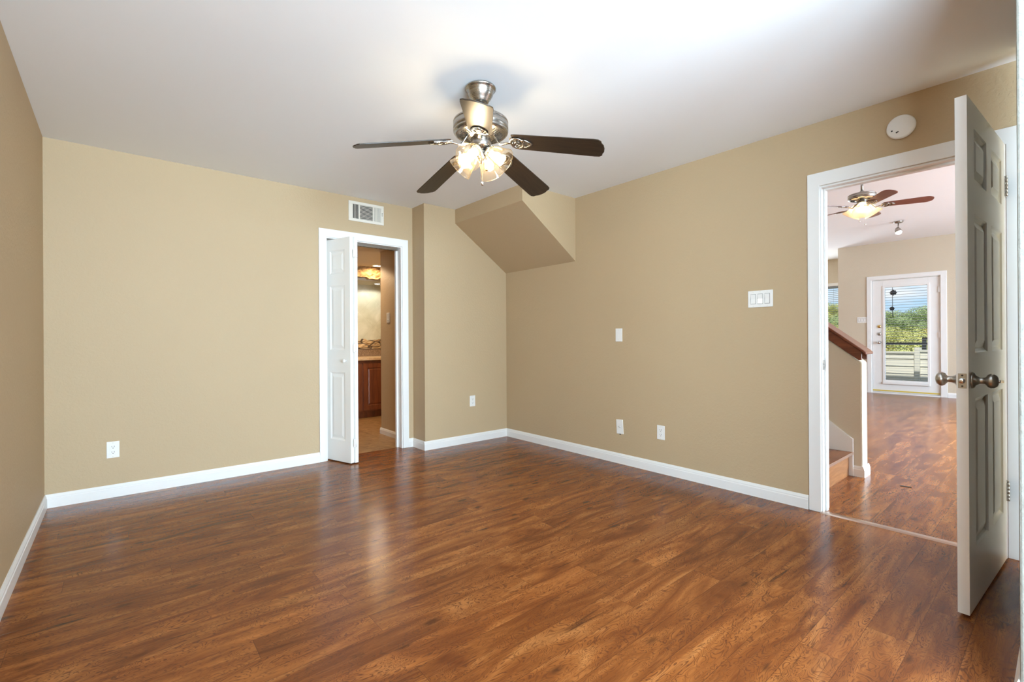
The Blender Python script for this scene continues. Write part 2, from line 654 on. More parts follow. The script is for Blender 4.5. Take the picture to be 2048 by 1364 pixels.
MLEAF = [leafmat('yellow green leaves', (0.34, 0.38, 0.09), (0.66, 0.60, 0.20)),
         leafmat('mid green leaves', (0.22, 0.31, 0.11), (0.42, 0.48, 0.20)),
         leafmat('golden leaves', (0.45, 0.33, 0.07), (0.75, 0.56, 0.16))]

# ------------------------------------------------------------------ dimensions
XL, XR, YB, YJ, XJ, HC = -0.370, 3.387, 4.362, 4.123, 2.337, 2.455
XS, ZS, YS, ZR = 2.7065, 2.309, 3.064, 1.840
WT = 0.12                        # wall thickness
XE, YA = 2.02, 0.097             # free end and face of the near wall
HD = 2.050                       # entry door opening head
XF, HL = 11.40, 2.93             # living room far wall and ceiling
BX0, BX1, HB = 1.456, 2.217, 2.045   # bathroom opening
CT = 0.014                       # casing thickness

# ------------------------------------------------------------------ shell of the bedroom
struct(MB().box(XL - 0.4, XR + 0.06, -4.4, YB + 0.07, -0.10, 0.0), 'floor', MF,
       'red brown hickory laminate plank floor of the empty bedroom', 'floor')
struct(MB().box(XL - 0.4, XR + 0.02, -4.4, YB + 0.02, HC, HC + 0.12), 'ceiling', MC,
       'flat white bedroom ceiling around the dark bladed fan', 'ceiling')
struct(MB().box(XL - WT, XL, -0.65, YB + WT, 0, HC).box(XL - WT, XL, -4.4, -2.85, 0, HC).box(XL - WT, XL, -2.85, -0.65, 0, 0.6).box(XL - WT, XL, -2.85, -0.65, 2.25, HC), 'wall_left', MW,
       'narrow slice of beige wall at the far left of the bedroom', 'wall')
wb = MB()
wb.box(XL, BX0, YB, YB + WT, 0, HC)
wb.box(BX0, BX1, YB, YB + WT, HB, HC)
wb.box(BX1, XJ + 0.02, YB, YB + WT, 0, HC)
struct(wb, 'wall_back', MW, 'beige textured wall holding the vent and the folding bathroom door', 'wall')
struct(MB().box(XJ, XR + 0.01, YJ, YB + WT, 0, HC), 'wall_back_recess', MW,
       'beige wall section projecting right of the bathroom door under the sloped soffit', 'wall')
wr = MB()
wr.box(XR, XR + WT, 1.012, YJ + 0.3, 0, HC)
wr.box(XR, XR + WT, 0.196, 1.012, HD, HC)
wr.box(XR, XR + WT, -0.10, 0.196, 0, HC)
wr.box(XR, XR + 0.02, -4.4, -0.10, 0, HC)
struct(wr, 'wall_right', MW, 'long beige wall with switches and outlets, pierced by the entry doorway', 'wall')
struct(MB().prism([(XS, HC), (XS, ZS), (XR + 0.01, ZR), (XR + 0.01, HC)], YS, YJ + 0.01, 'y'), 'trim_soffit', MW,
       'sloped beige soffit under the upper stairs in the far right corner', 'soffit')
# near wall that the open door stands against; its end is beside the camera
wf = MB()
XE2 = 3.24  # far end stops short: unseen gap added to light the door face
wf.box(XE, XE2, YA - 0.12, YA, 0, HC, 0)
struct(wf, 'wall_front', MWH, 'off-white textured wall end along the right frame edge', 'wall', 0.006)
# part of the room behind the camera, with its window
wn = MB()
wn.box(XL, -0.25, -4.30, -4.18, 0, HC)
wn.box(2.15, XR, -4.30, -4.18, 0, HC)
wn.box(-0.25, 2.15, -4.30, -4.18, 0, 0.55)
wn.box(-0.25, 2.15, -4.30, -4.18, 2.28, HC)
struct(wn, 'wall_rear', MW, 'beige wall with the bedroom window behind the viewer', 'wall')
w1 = thing('window_1', 'white framed bedroom window behind the viewer', 'window', (0.95, -4.24, 0.55), 0, None, 'structure')
fr = MB()
for a in ((-1.2, -1.15, 0, 1.73), (1.15, 1.2, 0, 1.73), (-0.025, 0.025, 0, 1.73), (-1.15, 1.15, 0, 0.05), (-1.15, 1.15, 1.68, 1.73)):
    fr.box(a[0], a[1], -0.04, 0.04, a[2], a[3])
fr.build('window_frame', MT, w1)
MB().box(-1.15, 1.15, -0.05, -0.046, 0.05, 1.68).build('window_pane', MPANE, w1)

w4 = thing('added_window_4', 'added unseen white framed bedroom side window left of the viewer', 'window', (XL - 0.06, -1.75, 0.6), 0, None, 'structure')  # added out of view to carry the side fill
fr = MB()
for a in ((-1.10, -1.05, 0, 1.65), (1.05, 1.10, 0, 1.65), (-0.025, 0.025, 0, 1.65), (-1.05, 1.05, 0, 0.05), (-1.05, 1.05, 1.60, 1.65)):
    fr.box(-0.04, 0.04, a[0], a[1], a[2], a[3])
fr.build('window_frame', MT, w4)
MB().box(-0.05, -0.046, -1.0, 1.0, 0.05, 1.60).build('window_pane', MPANE, w4)

# ------------------------------------------------------------------ baseboards
BH = 0.088
PROF = [(0, 0), (0.014, 0), (0.014, BH * 0.68), (0.011, BH * 0.74), (0.011, BH * 0.82), (0.006, BH * 0.95), (0.004, BH), (0, BH)]


def baseboard(name, label, segs, mat=None, h=1.0):
    mb = MB()
    for (x0, y0), (x1, y1) in segs:
        a, b = Vector((x0, y0, 0)), Vector((x1, y1, 0))
        d = (b - a)
        L = d.length
        d.normalize()
        nrm = Vector((-d.y, d.x, 0))          # room side is on the left of the direction
        M = Matrix((d, nrm, Vector((0, 0, 1)))).transposed().to_4x4()
        M.translation = a
        mb.prism([(p[0], p[1] * h) for p in PROF], 0, L, 'x', 0, M)
    return struct(mb, name, mat or MT, label, 'baseboard')


baseboard('baseboard_left', 'white baseboard running along the left wall', [((XL, YB), (XL, -4.18))])
baseboard('baseboard_back', 'white baseboard below the left outlet, ending at the folding door casing', [((BX0 - 0.06, YB), (XL, YB))])
baseboard('baseboard_recess', 'white baseboard around the projecting wall under the soffit',
          [((XR, YJ), (XJ - 0.014, YJ)), ((XJ, YJ), (XJ, YB)), ((XJ, YB), (BX1 + 0.06, YB))])
baseboard('baseboard_right', 'long white baseboard along the right wall up to the entry door', [((XR, 1.078), (XR, YJ))])
baseboard('baseboard_front', 'white baseboard on the near wall behind the open door', [((XE, YA), (XE2, YA))])

# ------------------------------------------------------------------ bathroom door trim and bifold door
t1 = thing('trim_1', 'white casing and jamb around the bathroom doorway', 'door casing', (BX0, YB, 0), 0, None, 'structure')
W0 = BX1 - BX0
cs = MB()
cs.prism([(-0.061, -0.0), (0.002, -0.0), (0.002, HB - 0.004), (W0 - 0.002, HB - 0.004), (W0 - 0.002, 0), (W0 + 0.064, 0), (W0 + 0.064, HB + 0.070), (-0.061, HB + 0.070)],
         -CT, 0.0, 'y')
cs.build('casing', MT, t1, 0.003)
jb = MB()
jb.box(-0.0, 0.012, 0, WT, 0, HB)
jb.box(W0 - 0.012, W0, 0, WT, 0, HB)
jb.box(0.012, W0 - 0.012, 0, WT, HB - 0.012, HB)
jb.box(W0 - 0.030, W0 - 0.012, 0.075, 0.105, 0, HB - 0.012)
jb.build('jamb', MT, t1)


def panel_slab(w, h, t, cols, rows, deep=0.008, ins=0.014, field=0.030):
    """raised panel door slab: x 0..w, y 0..t, z 0..h"""
    mb = MB()
    xs = sorted({0, w} | {c for p in cols for c in p})
    zs = sorted({0, h} | {c for p in rows for c in p})
    for side in (0, 1):
        def Y(d):
            return d if side == 0 else t - d

        def face(q):
            mb.add(q, [(0, 1, 2, 3)] if side == 0 else [(3, 2, 1, 0)])
        for x0, x1 in zip(xs, xs[1:]):
            for z0, z1 in zip(zs, zs[1:]):
                if (x0, x1) in cols and (z0, z1) in rows:
                    lv = [(0, 0), (ins * 0.35, deep * 0.5), (ins, deep), (ins + 0.006, deep), (ins + field, 0.002)]
                    ring = []
                    for i, d in lv:
                        ring.append([(x0 + i, Y(d), z0 + i), (x1 - i, Y(d), z0 + i), (x1 - i, Y(d), z1 - i), (x0 + i, Y(d), z1 - i)])
                    for a, b in zip(ring, ring[1:]):
                        for k in range(4):
                            l = (k + 1) % 4
                            face([a[k], a[l], b[l], b[k]])
                    face(ring[-1])
                else:
                    face([(x0, Y(0), z0), (x1, Y(0), z0), (x1, Y(0), z1), (x0, Y(0), z1)])
    mb.add([(0, 0, 0), (0, t, 0), (0, t, h), (0, 0, h)], [(0, 3, 2, 1)])
    mb.add([(w, 0, 0), (w, t, 0), (w, t, h), (w, 0, h)], [(0, 1, 2, 3)])
    mb.add([(0, 0, 0), (w, 0, 0), (w, t, 0), (0, t, 0)], [(0, 3, 2, 1)])
    mb.add([(0, 0, h), (w, 0, h), (w, t, h), (0, t, h)], [(0, 1, 2, 3)])
    return mb


BLW, BLH, BLT = 0.352, 2.006, 0.032
brows = [(0.19, 0.80), (1.00, 1.58), (1.69, 1.90)]
bcols = [(0.075, BLW - 0.075)]
bifold = thing('folding_door', 'white bifold door folded open at the bathroom doorway', 'door', (1.470, YB + 0.062, 0.010), 0)
# leaf nearest the jamb: from the pivot toward the room
a0 = math.atan2(4.073 - (YB + 0.062), 1.581 - 1.470)
Lf = bpy.data.objects.new('x', None)


def leaf(px, py, ang, flip):
    M = Matrix.Translation((px, py, 0)) @ Matrix.Rotation(ang, 4, 'Z')
    src = panel_slab(BLW, BLH, BLT, bcols, brows)
    mb = MB()
    mb.add([tuple(Vector(v)) for v in src.v], src.f, 0, M)
    return mb


# local frame of the thing: origin at pivot
bl = leaf(0.0, 0.0, a0, False)
b1 = bl.build('door_leaf', MD, bifold, 0.0015, 1)
ang2 = math.radians(-73.2)
bl2 = leaf(1.6155 - 1.470 - BLW * math.cos(ang2), 4.0835 - (YB + 0.062) - BLW * math.sin(ang2), ang2, True)
b2 = bl2.build('door_leaf', MD, bifold, 0.0015, 1)
for hz in (0.18, 1.02, 1.86):
    hg = MB()
    hg.box(1.597 - 1.470, 1.636 - 1.470, 4.066 - (YB + 0.062), 4.0745 - (YB + 0.062), hz - 0.035, hz + 0.035)
    hg.lathe([(0, -0.036), (0.005, -0.036), (0.005, 0.036), (0, 0.036)], 12,
             Matrix.Translation((1.6155 - 1.470, 4.066 - (YB + 0.062), hz)))
    hg.build('hinge', MT, bifold)
kb = MB()
d1 = Vector((math.cos(a0), math.sin(a0), 0))
n1v = Vector((d1.y, -d1.x, 0))
kp = d1 * (BLW - 0.060) + Vector((0, 0, 0.905))
Mk = Matrix((Vector((0, 0, 1)), n1v.cross(Vector((0, 0, 1))), n1v)).transposed().to_4x4()
Mk.translation = kp
kb.lathe([(0, 0.0), (0.008, 0.0), (0.006, 0.010), (0.014, 0.018), (0.016, 0.025), (0.011, 0.032), (0, 0.034)], 20, Mk)
kb.build('knob', MPL, b1)
tr = MB()
tr.box(BX0 + 0.014, BX1 - 0.014, YB + 0.045, YB + 0.051, HB - 0.036, HB - 0.012)
tr.box(BX0 + 0.014, BX1 - 0.014, YB + 0.075, YB + 0.081, HB - 0.036, HB - 0.012)
tr.box(BX0 + 0.014, BX1 - 0.014, YB + 0.045, YB + 0.081, HB - 0.0125, HB - 0.0122)
tag(tr.build('door_track', MNI), 'grey metal track across the head of the bathroom doorway', 'track')

# ------------------------------------------------------------------ entry door trim, threshold and door
t2 = thing('trim_2', 'white casing and jamb around the bedroom entry doorway', 'door casing', (XR, 0.196, 0), 0, None, 'structure')
DW = 1.012 - 0.196
cs = MB()
prof = [(-0.062, 0), (0.004, 0), (0.004, HD + 0.0), (DW - 0.006, HD + 0.0), (DW - 0.006, 0), (DW + 0.062, 0), (DW + 0.062, HD + 0.083), (-0.062, HD + 0.083)]
cs.prism([(a, b) for a, b in prof], -CT, 0.0, 'x')
cs.prism([(a, b) for a, b in prof], WT, WT + CT, 'x')
cs.build('casing', MT, t2, 0.003)
jb = MB()
jb.box(0, WT, DW - 0.012, DW, 0, HD)
jb.box(0, WT, 0, 0.012, 0, HD)
jb.box(0, WT, 0.012, DW - 0.012, HD - 0.012, HD)
jb.box(0.042, 0.075, DW - 0.022, DW - 0.012, 0, HD - 0.012)
jb.box(0.042, 0.075, 0.012, 0.022, 0, HD - 0.012)
jb.box(0.042, 0.075, 0.022, DW - 0.022, HD - 0.022, HD - 0.012)
jb.build('jamb', MT, t2, 0.0015, 1)
sp = MB()
sp.box(0.010, 0.038, DW - 0.0135, DW - 0.0115, 0.895, 0.955)
sp.build('strike_plate', MNI, t2)
th = MB()
th.prism([(-0.028, 0), (0.028, 0), (0.016, 0.0065), (-0.016, 0.0065)], 0.20, 1.008, 'y')
th2 = th.build('threshold_strip', MTHR, None, 0.001)
th2.location = (XR - 0.002, 0, 0)
tag(th2, 'thin coppery metal strip on the floor across the entry doorway', 'threshold')

ang = math.atan2(0.254 - 0.200, 2.527 - 3.340)
DWD, DHH, DTH = 0.812, 2.026, 0.035
door1 = thing('door_1', 'off-white six panel bedroom door standing open at the right', 'door', (3.340, 0.199, 0.014), ang, None, 'structure')
# local: x from hinge to latch, the face toward the near wall is local +y (rotated ~180), thickness toward local -y
sl = panel_slab(DWD, DHH, DTH, [(DWD - 0.365, DWD - 0.120), (DWD - 0.710, DWD - 0.465)], [(0.240, 0.835), (1.020, 1.580), (1.715, 1.925)], 0.011, 0.016, 0.034)
mm = MB()
mm.add(sl.v, sl.f, 0, Matrix.Translation((0, -DTH, 0)))
dleaf = mm.build('door_leaf', MD, door1, 0.0012, 1)
KP = [(0, 0.0), (0.033, 0.0), (0.033, 0.004), (0.030, 0.008), (0.020, 0.012), (0.0135, 0.022), (0.0125, 0.028), (0.0125, 0.036), (0.016, 0.040),
      (0.024, 0.045), (0.0285, 0.053), (0.0275, 0.062), (0.021, 0.070), (0.012, 0.0735), (0, 0.0745)]
for s in (1, -1):
    kb = MB()
    if s == 1:
        M = Matrix.Translation((DWD - 0.062, 0.0, 0.912)) @ Matrix.Rotation(math.radians(-90), 4, 'X')
    else:
        M = Matrix.Translation((DWD - 0.062, -DTH, 0.912)) @ Matrix.Rotation(math.radians(90), 4, 'X')
    kb.lathe(KP, 40, M)
    kn = kb.build('knob', MNIP, door1)
    if s == 1:
        tb = MB()
        tb.lathe([(0, 0.0735), (0.006, 0.0735), (0.006, 0.078), (0.004, 0.080), (0, 0.080)], 16, M)
        tb.box(-0.002, 0.002, -0.005, 0.005, 0.080, 0.088, 0, M)
        tb.build('lock_button', MCHR, kn)
lp = MB()
lp.box(DWD, DWD + 0.0018, -DTH + 0.005, -0.005, 0.912 - 0.029, 0.912 + 0.029)
lpo = lp.build('latch_plate', MNIP, door1, 0.0005, 1)
lb = MB()
lb.lathe([(0, 0), (0.011, 0), (0.011, 0.003), (0.0095, 0.010), (0, 0.010)], 20, Matrix.Translation((DWD + 0.0018, -DTH / 2, 0.912)) @ Matrix.Rotation(math.radians(90), 4, 'Y'))
lb.build('latch_bolt', MCHR, lpo)
for dz in (-0.021, 0.021):
    sc = MB()
    sc.lathe([(0, 0), (0.0035, 0), (0.002, 0.001), (0, 0.001)], 12, Matrix.Translation((DWD + 0.0018, -DTH / 2, 0.912 + dz)) @ Matrix.Rotation(math.radians(90), 4, 'Y'))
    sc.build('screw', MDK, lpo)
for hz in (0.325, 1.813):
    hg = MB()
    for k in range(5):
        z0 = hz - 0.044 + k * 0.0178
        hg.lathe([(0, z0), (0.0068, z0), (0.0068, z0 + 0.0170), (0, z0 + 0.0170)], 16, Matrix.Translation((0.012, 0.004, 0)))
    hg.lathe([(0, hz + 0.044), (0.0035, hz + 0.044), (0.0035, hz + 0.049), (0.006, hz + 0.052), (0.005, hz + 0.056), (0, hz + 0.057)], 12, Matrix.Translation((0.012, 0.004, 0)))
    hg.box(-0.026, 0.012, -0.0005, 0.0015, hz - 0.044, hz + 0.044)
    hg.build('hinge', MNIP, door1)

# ------------------------------------------------------------------ wall plates


def wall_thing(name, label, cat, pt, face, group=None):
    """face: 'x' for the right wall (normal -x), 'y' for the back walls (normal -y). local: x along wall, y out of the wall, z up"""
    rz = math.radians(180) if face == 'y' else (math.radians(90) if face == 'x' else face)
    return thing(name, label, cat, pt, rz, group)


def plate(root, w, h, mat, name='plate'):
    p = MB()
    p.box(-w / 2, w / 2, 0, 0.0055, -h / 2, h / 2)
    return p.build(name, mat, root, 0.0025, 3)


def screw(root, x, z, y=0.0052):
    s = MB()
    s.lathe([(0, 0), (0.0032, 0), (0.0028, 0.0009), (0, 0.0011)], 14, Matrix.Translation((x, y, z)) @ Matrix.Rotation(math.radians(-90), 4, 'X'))
    s.build('screw', MPLI, root)


def outlet(label, pt, face):
    r = wall_thing('electrical_outlet', label, 'outlet', pt, face, 'duplex outlets low on the bedroom walls')
    plate(r, 0.070, 0.115, MPL)
    b = MB()
    b.box(-0.0170, 0.0170, 0.005, 0.0072, -0.034, 0.034)
    rc = b.build('receptacle', MPL, r, 0.001, 1)
    h = MB()
    for dz in (0.019, -0.019):
        h.box(-0.0082, -0.0056, 0.0066, 0.0074, dz - 0.001, dz + 0.008)
        h.box(0.0056, 0.0080, 0.0066, 0.0074, dz - 0.000, dz + 0.007)
        h.lathe([(0, 0), (0.0028, 0), (0.0028, 0.0008), (0, 0.0008)], 12, Matrix.Translation((0, 0.0067, dz - 0.0075)) @ Matrix.Rotation(math.radians(-90), 4, 'X'))
    h.build('slot', MBLK, rc)
    screw(r, 0, 0.048)
    screw(r, 0, -0.048)
    return r


outlet('white duplex outlet low on the back wall, left of the folding door', (-0.024, YB, 0.335), 'y')
outlet('white duplex outlet low on the projecting wall under the soffit', (2.911, YJ, 0.440), 'y')
outlet('white duplex outlet low on the right wall, right of the cable jack', (XR, 2.144, 0.332), 'x')

r = wall_thing('coaxial_wall_plate', 'white cable jack plate low on right wall, slightly askew', 'wall plate', (XR, 2.552, 0.323), 'x')
r.rotation_euler = (0, math.radians(3), math.radians(90))
plate(r, 0.072, 0.125, MPL)
j = MB()
j.lathe([(0, 0), (0.0065, 0), (0.0065, 0.003), (0.0045, 0.003), (0.0045, 0.010), (0.0015, 0.010), (0, 0.006)], 20, Matrix.Translation((0, 0.005, 0.002)) @ Matrix.Rotation(math.radians(-90), 4, 'X'))
j.build('jack', MNIP, r)
j = MB()
j.box(-0.008, 0.006, 0.0005, 0.005, -0.070, -0.0615)
j.build('cable_stub', MBLK, r)
r = wall_thing('blank_wall_plate', 'blank white plate at mid height on the right wall', 'wall plate', (XR, 2.556, 1.130), 'x')
plate(r, 0.070, 0.115, MPL)
screw(r, 0, 0.040)
screw(r, 0, -0.040)


def rocker_switch(label, pt, face, gangs, w, mat, lit=None, group=None):
    r = wall_thing('light_switch', label, 'light switch', pt, face, group)
    plate(r, w, 0.115, mat)
    for k in range(gangs):
        cx = (k - (gangs - 1) / 2) * 0.046
        g = MB()
        g.box(cx - 0.0175, cx + 0.0175, 0.0050, 0.0058, -0.0345, 0.0345)
        rk = MB()
        rk.prism([(0.0055, -0.0325), (0.0085, -0.0325), (0.0060, 0.0), (0.0095, 0.0325), (0.0055, 0.0325)], cx - 0.0155, cx + 0.0155, 'x')
        g.build('bezel', MDK, r)
        ro = rk.build('rocker', mat, r)
        if lit == k:
            q = MB()
            q.prism([(0.0060, -0.031), (0.0090, -0.031), (0.0066, -0.001), (0.0060, -0.001)], cx - 0.0150, cx + 0.0150, 'x')
            q.build('lit_lens', MNL, ro)
        screw(r, cx, 0.048)
        screw(r, cx, -0.048)
    return r


rocker_switch('white three gang rocker switch plate beside the entry door casing', (XR, 1.367, 1.3665), 'x', 3, 0.163, MPL, 1)

# smoke detector high beside the open door
sm = thing('smoke_detector', 'round white smoke detector above the entry doorway', 'smoke detector', (XR, 0.603, 2.277), 0)
Mx = Matrix.Rotation(math.radians(-90), 4, 'Y')
d = MB()
d.lathe([(0, 0), (0.060, 0), (0.062, 0.008), (0.062, 0.010), (0, 0.010)], 48, Mx)
d.build('mounting_base', MPL, sm)
d = MB()
d.lathe([(0, 0.010), (0.064, 0.010), (0.066, 0.016), (0.063, 0.027), (0.058, 0.031), (0, 0.032)], 48, Mx)
cov = d.build('cover', MPL, sm)
d = MB()
d.lathe([(0, 0), (0.0042, 0), (0.0042, 0.0006), (0, 0.0006)], 16, Matrix.Translation((-0.0318, 0.038, -0.016)) @ Mx)
d.build('indicator', MBLK, cov)
d = MB()
d.lathe([(0, 0), (0.0042, 0), (0.0042, 0.0006), (0, 0.0006)], 16, Matrix.Translation((-0.0318, 0.017, -0.030)) @ Mx)
d.lathe([(0, 0), (0.0034, 0), (0.0034, 0.0006), (0, 0.0006)], 16, Matrix.Translation((-0.0318, 0.011, -0.0275)) @ Mx)
d.build('sounder_hole', MDK, cov)

# air vent
vt = wall_thing('air_vent', 'white three-way supply register above the folding door', 'air vent', (1.846, YB, 2.3215), 'y')
VW, VH = 0.350, 0.188
v = MB()
ix, iz = 0.137, 0.068
v.box(-VW / 2, VW / 2, 0, 0.008, iz, VH / 2)
v.box(-VW / 2, VW / 2, 0, 0.008, -VH / 2, -iz)
v.box(-VW / 2, -ix - 0.008, 0, 0.008, -iz, iz)
v.box(ix, VW / 2, 0, 0.008, -iz, iz)
v.box(-0.071, -0.062, 0, 0.008, -iz, iz)
v.box(0.066, 0.077, 0, 0.008, -iz, iz)
v.build('frame', MPLI, vt, 0.001, 1)
v = MB()
v.box(-ix - 0.008, ix, 0.0003, 0.001, -iz, iz)
v.build('duct_opening', MBLK, vt)
v = MB()      # centre: horizontal louvres
for k in range(11):
    z = -iz + 0.006 + k * 0.0125
    v.box(-0.062, 0.066, -0.0005, 0.0005, -0.0035, 0.0035, 0, Matrix.Translation((0, 0.005, z)) @ Matrix.Rotation(math.radians(35), 4, 'X'))
v.build('louvre', MPLI, vt)
v = MB()      # on the left in the view: louvres turned away, dark gaps show (local +x is the view's left)
for k in range(5):
    x = 0.083 + k * 0.0125
    v.box(-0.003, 0.003, -0.0005, 0.0005, -iz, iz, 0, Matrix.Translation((x, 0.005, 0)) @ Matrix.Rotation(math.radians(35), 4, 'Z'))
v.build('louvre', MPLI, vt)
v = MB()
for k in range(6):
    x = -0.139 + k * 0.0125
    v.box(-0.0046, 0.0046, -0.0005, 0.0005, -iz, iz, 0, Matrix.Translation((x, 0.005, 0)) @ Matrix.Rotation(math.radians(-38), 4, 'Z'))
v.build('louvre', MPLI, vt)
v = MB()
v.box(-0.160, -0.155, 0.008, 0.0085, -0.006, 0.026)
lv = v.build('lever_slot', MBLK, vt)
v = MB()
v.box(-0.159, -0.156, 0.008, 0.016, 0.004, 0.010)
v.build('damper_lever', MPLI, vt)
screw(vt, 0.165, 0.0, 0.008)
screw(vt, -0.167, -0.022, 0.008)


# ------------------------------------------------------------------ ceiling fans
def rotz(a):
    return Matrix.Rotation(a, 4, 'Z')


def ogee_blade(r0, r1, w0, w1, t, tip='ogee'):
    """outline of a blade in its own plane, along +x"""
    pts = []
    if tip == 'ogee':
        a = [(r0, -w0 / 2), (r0 + 0.02, -w0 / 2 - 0.004), (r1 - 0.055, -w1 / 2), (r1 - 0.028, -w1 / 2 + 0.002), (r1 - 0.014, -w1 / 2 + 0.014),
             (r1 - 0.012, -w1 / 2 + 0.028), (r1 - 0.003, -w1 / 2 + 0.045), (r1, 0)]
        pts = a + [(x, -y) for x, y in a[::-1][1:]]
    else:
        a = [(r0, -w0 / 2 + 0.012), (r0 + 0.012, -w0 / 2), (r1 - 0.07, -w1 / 2)]
        for k in range(1, 8):
            c = math.pi / 2 * k / 8
            a.append((r1 - 0.07 + 0.07 * math.sin(c), -w1 / 2 * math.cos(c) ** 0.8))
        a.append((r1, 0))
        pts = a + [(x, -y) for x, y in a[::-1][1:]]
    mb = MB()
    mb.prism(pts, -t / 2, t / 2)
    return mb


def bell(M, h=0.098, rn=0.027, rm=0.062, ribs=True, seg=48):
    """glass bell shade, opening along +z; thin double wall"""
    mb = MB()
    prof = [(rn, 0), (rn + 0.003, 0.008), (rn + 0.012, 0.025), (rn + 0.019, 0.045), (rn + 0.024, 0.068), (rn + 0.029, 0.084), (rm, h)]
    vs, fs = [], []
    for i, (r, z) in enumerate(prof):
        for k in range(seg):
            c = 2 * math.pi * k / seg
            rr = r + (0.0022 * math.cos(c * 24 / 1.0) if (ribs and 1 < i < 6) else 0)
            if i == len(prof) - 1 and ribs:
                rr += 0.0016 * math.cos(c * 8)
            vs.append((rr * math.cos(c), rr * math.sin(c), z))
    for i in range(len(prof) - 1):
        for k in range(seg):
            l = (k + 1) % seg
            fs.append((i * seg + k, i * seg + l, (i + 1) * seg + l, (i + 1) * seg + k))
    mb.add(vs, fs, 0, M, True)
    # rolled rim
    rim = [(rm * math.cos(2 * math.pi * k / seg), rm * math.sin(2 * math.pi * k / seg), h) for k in range(seg)]
    mb.tube(rim, 0.0016, 6, 0, M, closed=True)
    return mb


def aim(p, d):
    d = Vector(d).normalized()
    q = d.to_track_quat('Z', 'Y').to_matrix().to_4x4()
    q.translation = Vector(p)
    return q


